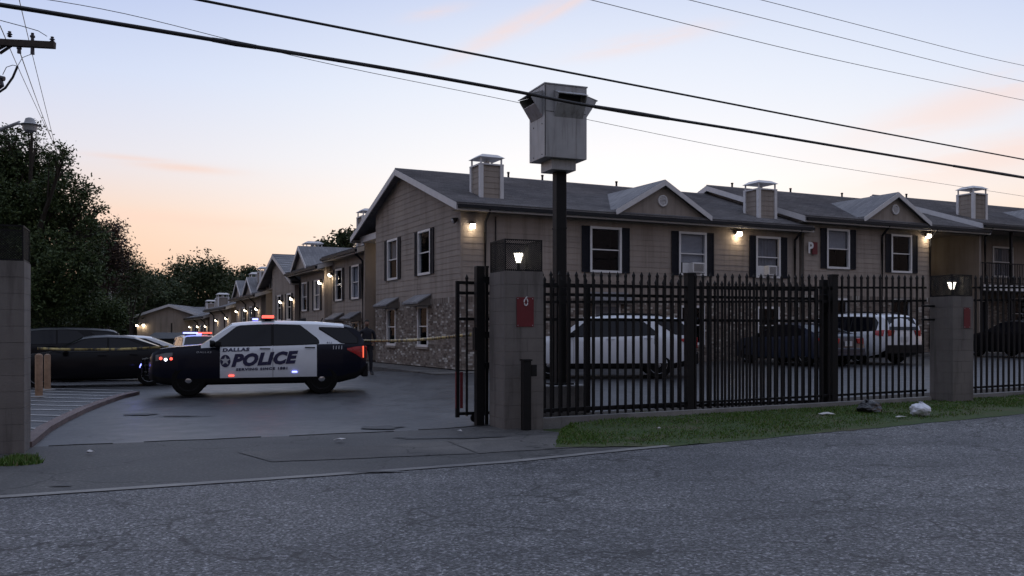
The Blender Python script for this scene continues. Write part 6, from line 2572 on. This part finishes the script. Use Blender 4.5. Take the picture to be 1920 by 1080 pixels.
bmesh.ops.delete(bm, geom=[v for v in bm.verts if v.co.z < -0.15 or (v.co.y < -0.35 and v.co.z < 0.42)], context='VERTS')
for v in bm.verts:
    v.co = (v.co.x * 0.083, v.co.y * 0.102 + 0.004, v.co.z * 0.122 + 1.680)
me = bpy.data.meshes.new('hair')
bm.to_mesh(me)
bm.free()
me.materials.append(M['hair'])
link('hair', me, of)
# hands resting on the belt: palm with five fingers
for s_, wc in ((1, Vector((.20, -.17, .975))), (-1, Vector((-.225, -.16, .945)))):
    nd, ed = [((s_ * .215, -.14, wc.z + .015), .026, .020), (tuple(wc), .034, .018)], [(0, 1)]
    for k in range(4):
        b = wc + Vector((-s_ * 0.028, -0.012, 0.026 - 0.017 * k))
        nd += [(tuple(b), .009, .009), (tuple(b + Vector((-s_ * (0.030 + 0.004 * (k in (1, 2))), -0.008, -0.004))), .0085, .0085), (tuple(b + Vector((-s_ * (0.050 + 0.005 * (k in (1, 2))), 0.006, -0.010))), .0075, .0075)]
        i = len(nd) - 3
        ed += [(1, i), (i, i + 1), (i + 1, i + 2)]
    t0 = wc + Vector((s_ * 0.004, -0.012, 0.034))
    nd += [(tuple(t0), .011, .011), (tuple(t0 + Vector((-s_ * 0.024, -0.006, 0.018))), .009, .009)]
    ed += [(1, len(nd) - 2), (len(nd) - 2, len(nd) - 1)]
    skin_mesh('hand', nd, ed, 0, M['skin'], of, 1)
mb = MB()
mb.lathe([(0.16, 0.955), (0.172, 0.96), (0.172, 1.005), (0.16, 1.01)], Matrix.Diagonal((1.0, 0.76, 1, 1)).to_4x4(), 20)
mb.box(0.155, -0.04, 0.80, 0.21, 0.05, 0.99)
mb.box(-0.19, -0.07, 0.90, -0.16, -0.01, 1.0)
mb.build('duty_belt', M['leather'], of)
for s_ in (-1, 1):
    mb = MB()
    xx = .155 if s_ > 0 else -.172
    mb.hexa([(xx - .045, -.20, 0.0), (xx + .045, -.20, 0.0), (xx + .045, .07, 0.0), (xx - .045, .07, 0.0), (xx - .035, -.17, .06), (xx + .035, -.17, .06), (xx + .04, .06, .12), (xx - .04, .06, .12)])
    mb.build('boot', M['leather'], of, bevel=0.02)


# ================================================================== police tape
def m_tape():
    t = NT('yellow_tape')
    w = t.new('ShaderNodeTexNoise')
    w.inputs['Scale'].default_value = 9.0
    w.inputs['Detail'].default_value = 3
    t.l.new(t.coord((1, 1, 0.2)), w.inputs['Vector'])
    t.set(Base_Color=t.ramp(w.outputs['Fac'], [(0.42, (0.06, 0.05, 0.03)), (0.52, (0.40, 0.31, 0.10)), (0.75, (0.50, 0.42, 0.18))]), Roughness=0.45)
    return t.mat


M['tape'] = m_tape()


def tape(p, q, sag, label, n=40, tw=2.0):
    mb = MB()
    rt = random.Random(11)
    for i in range(n + 1):
        t = i / n
        c = p.lerp(q, t) - Vector((0, 0, sag * 4 * t * (1 - t)))
        a_ = 0.5 * math.sin(t * tw * 6.28) + rt.uniform(-.1, .1)
        u = Vector((0, math.sin(a_), math.cos(a_))) * 0.032
        mb.v += [tuple(c - p + u), tuple(c - p - u)]
    for i in range(n):
        mb.f.append((2 * i, 2 * i + 1, 2 * i + 3, 2 * i + 2))
        mb.m.append(0)
    o = mb.build('police_tape', M['tape'], None, smooth=180)
    o.location = p
    sd = o.modifiers.new('thick', 'SOLIDIFY')
    sd.thickness = 0.002
    return tag(o, label, 'tape', 'police tape')


tape(at(70, 653, 23.0), at(316, 650, 23.6), 0.05, 'yellow police tape stretched in front of the black sedan')
tape(at(664, 637.5, 24.2), at(884, 627, 15.4), 0.06, 'yellow police tape running from the police SUV to the gate')

# ================================================================== bollards
M['bollard'] = mat('faded_orange_bollard', (0.27, 0.165, 0.10), 0.6, var=0.35, scale=8)
for px, py, r_, hh, lab in ((73, 744, 0.085, 1.02, 'faded tan bollard nearest the left pillar'), (89, 731, 0.08, 0.95, 'faded tan bollard behind the nearest one')):
    p = gnd(px, py)
    b = empty('bollard', p, 0, lab, 'bollard', 'tan bollards')
    mb = MB()
    mb.lathe([(r_, -0.1), (r_, hh - 0.05), (r_ * 0.8, hh - 0.015), (r_ * 0.3, hh)], Matrix(), 18)
    mb.build('post', M['bollard'], b, smooth=40)
    mb = MB()
    mb.lathe([(r_ + 0.12, -0.05), (r_ + 0.12, 0.012), (r_ + 0.02, 0.03)], Matrix(), 14)
    mb.build('footing', M['kerb'], b)

# ================================================================== rubbish on the verge and drive
M['bag_black'] = mat('black_bin_bag', (0.008, 0.008, 0.011), 0.28, var=0.2, scale=6, bump=0.3, bscale=14)
M['bag_white'] = mat('white_bin_bag', (0.66, 0.68, 0.74), 0.45, var=0.06, scale=6, bump=0.3, bscale=14)
M['paper'] = mat('waste_paper', (0.55, 0.54, 0.54), 0.8, var=0.1)


def bag(p, sx, sy, sz, mt, label, seed):
    r = empty('trash_bag', p, 0.3 * seed, label, 'trash bag', 'trash bags on the verge')
    bm = bmesh.new()
    bmesh.ops.create_icosphere(bm, subdivisions=5, radius=1.0)
    so = Vector((seed * 7.3, seed * 2.1, 0))
    for v in bm.verts:
        d = v.co.copy()
        ridge = 1 - abs(mnoise.noise(d * 2.6 + so)) * 2
        ridge2 = 1 - abs(mnoise.noise(d * 6.0 + so * 2)) * 2
        k = 0.86 + 0.30 * mnoise.noise(d * 1.2 + so) + 0.08 * ridge + 0.035 * ridge2
        z = d.z * k
        z = max(z, -0.6) if z < 0 else z
        pk = max(0.0, d.z - 0.72)
        v.co = (d.x * k * sx * (1 - 1.3 * pk), d.y * k * sy * (1 - 1.3 * pk), (z + 0.6 + 1.4 * pk * pk) * sz)
    me = bpy.data.meshes.new('sack')
    bm.to_mesh(me)
    bm.free()
    me.materials.append(mt)
    me.polygons.foreach_set('use_smooth', [True] * len(me.polygons))
    link('sack', me, r)
    top = max(v.co.z for v in me.vertices)
    tv = max(me.vertices, key=lambda v: v.co.z).co
    mb = MB()
    for k in range(5):
        a_ = seed + k * 1.3
        ln = 0.05 + 0.02 * (k % 2)
        c_, s_ = math.cos(a_), math.sin(a_)
        b_ = Vector((tv.x, tv.y, top - 0.015))
        mb.add([b_, b_ + Vector((0.5 * ln * c_ - 0.018 * s_, 0.5 * ln * s_ + 0.018 * c_, 0.022)), b_ + Vector((ln * c_, ln * s_, 0.012 + 0.008 * k)), b_ + Vector((0.5 * ln * c_ + 0.018 * s_, 0.5 * ln * s_ - 0.018 * c_, 0.015))], [(0, 1, 2, 3)])
    mb.build('tied_neck', mt, r)
    return r


bag(gnd(1630, 774) + Vector((0, 0, 0.0)), 0.26, 0.18, 0.135, M['bag_black'], 'slumped black trash bag on the grass verge', 2)
bag(gnd(1726, 780) + Vector((0, 0, 0.0)), 0.23, 0.17, 0.140, M['bag_white'], 'tied white trash bag on the grass verge', 5)
labs = ['white scrap lying in the middle of the drive', 'small paper scrap on the drive below the gate', 'flat pale wrapper on the grass left of the black bag', 'pale litter on the bare soil between the bags and road',
        'crumpled scrap on the apron near the left pillar', 'white crumb on the grass near its left tip', 'small pale scrap beside the black bag']
for k, (px, py, s_) in enumerate(((638, 829, 0.10), (862, 812, 0.05), (1552, 779, 0.16), (1690, 786, 0.12), (168, 852, 0.07), (1236, 808, 0.05), (1656, 757, 0.09))):
    p = gnd(px, py) + Vector((0, 0, 0.022))
    mb = MB()
    rl = random.Random(k + 40)
    vs_ = []
    n = 7
    for i in range(n):
        a_ = 6.28 * i / n
        rr = s_ * rl.uniform(0.5, 1.1)
        vs_.append((rr * math.cos(a_), rr * math.sin(a_) * 0.7, rl.uniform(0.0, 0.035)))
    vs_.append((0, 0, rl.uniform(0.02, 0.05)))
    mb.add(vs_, [(i, (i + 1) % n, n) for i in range(n)])
    o = mb.build('litter', M['paper'])
    o.location = p
    sd = o.modifiers.new('thick', 'SOLIDIFY')
    sd.thickness = 0.004
    tag(o, labs[k], 'litter', 'scattered litter')

# ================================================================== dumpster and far pole
M['bin'] = mat('dark_green_bin', (0.018, 0.028, 0.022), 0.6, var=0.25)
dx, dy = (316 - 960) / F * 46, 46
db = empty('dumpster', (dx, dy, h(dx, dy)), R(8), 'dark green dumpster in front of the gabled house', 'dumpster')
mb = MB()
mb.hexa([(-0.75, -0.8, 0.15), (0.75, -0.8, 0.15), (0.75, 0.8, 0.15), (-0.75, 0.8, 0.15), (-0.85, -0.95, 1.75), (0.85, -0.95, 1.75), (0.85, 0.95, 2.05), (-0.85, 0.95, 2.05)])
mb.build('bin', M['bin'], db)
for k in range(5):
    mb = MB()
    mb.box(-0.72 + k * 0.33, -0.98, 0.25, -0.66 + k * 0.33, -0.88, 1.6)
    mb.build('rib', M['bin'], db)
mb = MB()
mb.hexa([(-0.9, -1.0, 1.76), (0.9, -1.0, 1.76), (0.9, 1.0, 2.06), (-0.9, 1.0, 2.06), (-0.9, -1.0, 1.82), (0.9, -1.0, 1.82), (0.9, 1.0, 2.12), (-0.9, 1.0, 2.12)])
mb.build('lid', M['gutter'], db)
for s_ in (-1, 1):
    mb = MB()
    mb.box(s_ * 0.6 - 0.06, -0.7, 0.0, s_ * 0.6 + 0.06, -0.58, 0.15)
    mb.build('caster', M['tyre'], db)

for px, D_, top, lab in ((188, 62, 508, 'dark timber pole with crossbar among the trees'), (204, 66, 535, 'pale pole with a transformer can among the trees')):
    x = (px - 960) / F * D_
    zg_ = h(x, D_)
    fpz_ = at(px, top, D_).z - zg_
    q = empty('far_utility_pole', (x, D_, zg_), 0.2, lab, 'utility pole')
    mb = MB()
    mb.tube([(0, 0, -0.3), (0, 0, fpz_)], [0.17, 0.12], 10)
    mb.build('pole', M['wood'] if px < 200 else M['steel'], q, smooth=40)
    mb = MB()
    if px < 200:
        mb.box(-1.1, -0.06, fpz_ - 0.35, 1.1, 0.06, fpz_ - 0.2)
        mb.build('crossarm', M['wood'], q)
    else:
        mb.lathe([(0.22, fpz_ - 1.1), (0.24, fpz_ - 1.05), (0.24, fpz_ - 0.2), (0.2, fpz_ - 0.15)], Matrix.Translation((0.05, -0.32, 0)), 12)
        mb.build('transformer_can', M['trim'], q, smooth=40)

# ================================================================== trees
def tree(name, base, lobes, n, leaf, mt, label, cat='tree', group='trees behind the parking lot', seed=1, trunk_r=0.22, clump=0.30, per=26, limbs=None, sparse=0.0):
    """lobes: (centre, radius) in world space; leaves gather in clumps on twigs, so sky shows between them"""
    rt = random.Random(seed)
    r = empty(name, base, 0, label, cat, group)
    B = Vector(base)
    mb = MB()
    ctr = sum((Vector(c) for c, _ in lobes), Vector()) / len(lobes)
    fork = B.lerp(ctr, 0.45)
    mb.tube([Vector((0, 0, -0.3)), (fork - B) * 0.5 + Vector((rt.uniform(-.15, .15), 0, 0)), fork - B], [trunk_r * 1.25, trunk_r, trunk_r * 0.8], 9)
    mb.build('trunk', M['bark'], r, smooth=50)
    lm = MB()
    for c, rad in lobes:
        c = Vector(c)
        mid = fork.lerp(c, 0.5) + Vector((rt.uniform(-.3, .3), rt.uniform(-.3, .3), rt.uniform(-.1, .4)))
        lm.tube([fork - B, mid - B, c - B], [trunk_r * 0.55, trunk_r * 0.32, trunk_r * 0.12], 6)
        for _ in range(limbs or 7):
            d = Vector((rt.gauss(0, 1), rt.gauss(0, 1), rt.gauss(0.25, 0.9))).normalized()
            s0 = mid.lerp(c, rt.uniform(0.2, 1.0))
            e = c + d * rad * rt.uniform(0.75, 1.0)
            m_ = s0.lerp(e, 0.55) + Vector((0, 0, rad * 0.06))
            lm.tube([s0 - B, m_ - B, e - B], [trunk_r * 0.16, trunk_r * 0.09, trunk_r * 0.03], 4, cap=False)
    lm.build('branches', M['bark'], r)
    lv = MB()
    tot = sum(rad ** 2 for _, rad in lobes)
    for c, rad in lobes:
        c = Vector(c)
        k = int(n * rad ** 2 / tot / per * (0.5 if rad < sparse else 1.0))
        for _ in range(k):
            d = Vector((rt.gauss(0, 1), rt.gauss(0, 1), rt.gauss(0, 1))).normalized()
            q = c + d * rad * (rt.random() ** 0.42)
            cr = clump * rt.uniform(0.6, 1.35)
            for _ in range(per):
                p = q + Vector((rt.gauss(0, cr), rt.gauss(0, cr), rt.gauss(0, cr * 0.7))) - B
                sz = leaf * rt.uniform(0.6, 1.25)
                u = Vector((rt.gauss(0, 1), rt.gauss(0, 1), rt.gauss(0, 0.8))).normalized()
                w = u.cross(Vector((rt.gauss(0, 1), rt.gauss(0, 1), rt.gauss(0, 1)))).normalized()
                o = len(lv.v)
                lv.v += [tuple(p - u * sz), tuple(p + w * sz * 0.45), tuple(p + u * sz), tuple(p - w * sz * 0.45)]
                lv.f.append((o, o + 1, o + 2, o + 3))
                lv.m.append(0)
    cw = lv.build('crown', mt, r)
    cw['kind'] = 'stuff'
    return r


def px_lobes(lst, D, jit=0.0, seed=0):
    rt = random.Random(seed)
    return [(at(x, y, D + rt.uniform(-jit, jit)), rr / F * D) for x, y, rr in lst]


def tree_px(x, D, lst, n, leaf, mt, label, jit=1.5, name='broadleaf_tree', seed=1, **kw):
    X = (x - 960) / F * D
    return tree(name, (X, D, h(X, D)), px_lobes(lst, D, jit, seed), n, leaf, mt, label, seed=seed, **kw)


tree_px(10, 40, [(20, 470, 95), (70, 420, 75), (0, 360, 90), (55, 330, 62), (25, 268, 42), (95, 320, 42), (120, 295, 28), (105, 370, 55), (135, 400, 50), (160, 360, 26), (150, 450, 55),
                 (95, 500, 80), (175, 430, 34), (-60, 420, 120), (185, 392, 14), (60, 245, 22), (40, 560, 70), (110, 560, 60), (170, 515, 50), (-10, 300, 60)], 112000, 0.080, M['leaf'],
        'tall dense leafy tree filling the left edge behind the pillar', 2.0, seed=5, trunk_r=0.34, clump=0.17, per=30, sparse=1.25)
tree_px(186, 52, [(195, 455, 38), (170, 480, 40), (215, 430, 16), (205, 490, 36), (228, 470, 14), (185, 520, 40)], 15000, 0.085, M['leaf_red'],
        'small reddish tree at the right edge of the big tree', 1.0, seed=9, trunk_r=0.16, clump=0.30, per=16)
tree_px(240, 66, [(225, 500, 26), (250, 505, 24), (265, 520, 22), (235, 530, 28), (285, 535, 18)], 7000, 0.10, M['leaf_far'], 'sparse twiggy tree right of the reddish tree', 1.0, seed=12, trunk_r=0.14, clump=0.34, per=12)
tree_px(150, 46, [(150, 580, 40), (110, 590, 40), (190, 585, 34), (215, 590, 26), (75, 590, 36)], 22000, 0.075, M['leaf_low'], 'low bright green bushes behind the parked cars', 1.0, 'roadside_bush', seed=14, trunk_r=0.1, clump=0.24, cat='bush')
far = [(350, 112, [(345, 510, 32), (330, 525, 26), (360, 530, 34), (345, 560, 40), (325, 560, 34)], 'round-topped tree left of the tallest one on the skyline'),
       (388, 108, [(385, 505, 30), (372, 520, 28), (402, 515, 28), (388, 545, 40), (410, 540, 30)], 'tallest tree on the skyline beyond the row'),
       (430, 116, [(425, 525, 24), (440, 530, 22), (430, 555, 36), (455, 545, 24), (415, 560, 30)], 'tree on the skyline right of the tallest one'),
       (470, 118, [(462, 520, 20), (475, 518, 16), (470, 545, 32), (490, 540, 24)], 'tree on the skyline just above the twin gables'),
       (300, 104, [(300, 530, 22), (285, 540, 26), (310, 555, 34), (290, 570, 34)], 'lower tree on the skyline at the foot of the sky gap'),
       (255, 98, [(262, 545, 24), (240, 550, 28), (255, 575, 36), (225, 570, 36)], 'dark tree above the gabled house'),
       (205, 92, [(215, 540, 30), (190, 550, 36), (205, 580, 40), (170, 575, 40)], 'dark tree behind the far utility poles')]
for k, (x, D, lst, lab) in enumerate(far):
    tree_px(x, D, lst, 7000, 0.20, M['leaf_far'], lab, 3.0, seed=20 + k, trunk_r=0.30, clump=0.50, per=22)
for k, (x, D, lst, lab) in enumerate(((645, 78, [(640, 445, 10), (655, 440, 9), (648, 458, 14), (662, 450, 8), (636, 470, 16)], 'thin tree top rising above the near roofs'),
                                      (606, 84, [(605, 462, 10), (615, 468, 12), (600, 475, 12)], 'small tree top behind the second chimney'))):
    tree_px(x, D, lst, 1300, 0.20, M['leaf_far'], lab, 1.0, seed=33 + k, trunk_r=0.18, clump=0.32, per=10)
# the wood behind them that reads as one dark mass
rt = random.Random(77)
lv = MB()
for _ in range(9000):
    t = rt.random()
    x = rt.uniform(60, 520)
    D = rt.uniform(118, 150)
    top = 560 + 12 * mnoise.noise(Vector((x * 0.03, 0, 0))) + 5 * mnoise.noise(Vector((x * 0.12, 3, 0)))
    y = rt.uniform(top, 650)
    p = at(x, y, D)
    sz = rt.uniform(0.35, 0.8)
    u = Vector((rt.gauss(0, 1), rt.gauss(0, 1), rt.gauss(0, 1))).normalized()
    w = u.cross(Vector((rt.gauss(0, 1), rt.gauss(0, 1), rt.gauss(0, 1)))).normalized()
    o = len(lv.v)
    lv.v += [tuple(p - u * sz), tuple(p + w * sz * 0.6), tuple(p + u * sz), tuple(p - w * sz * 0.6)]
    lv.f.append((o, o + 1, o + 2, o + 3))
    lv.m.append(0)
wd = lv.build('woodland', M['leaf_far'])
tag(wd, 'dark mass of woodland behind the skyline trees', 'woodland', kind='stuff')
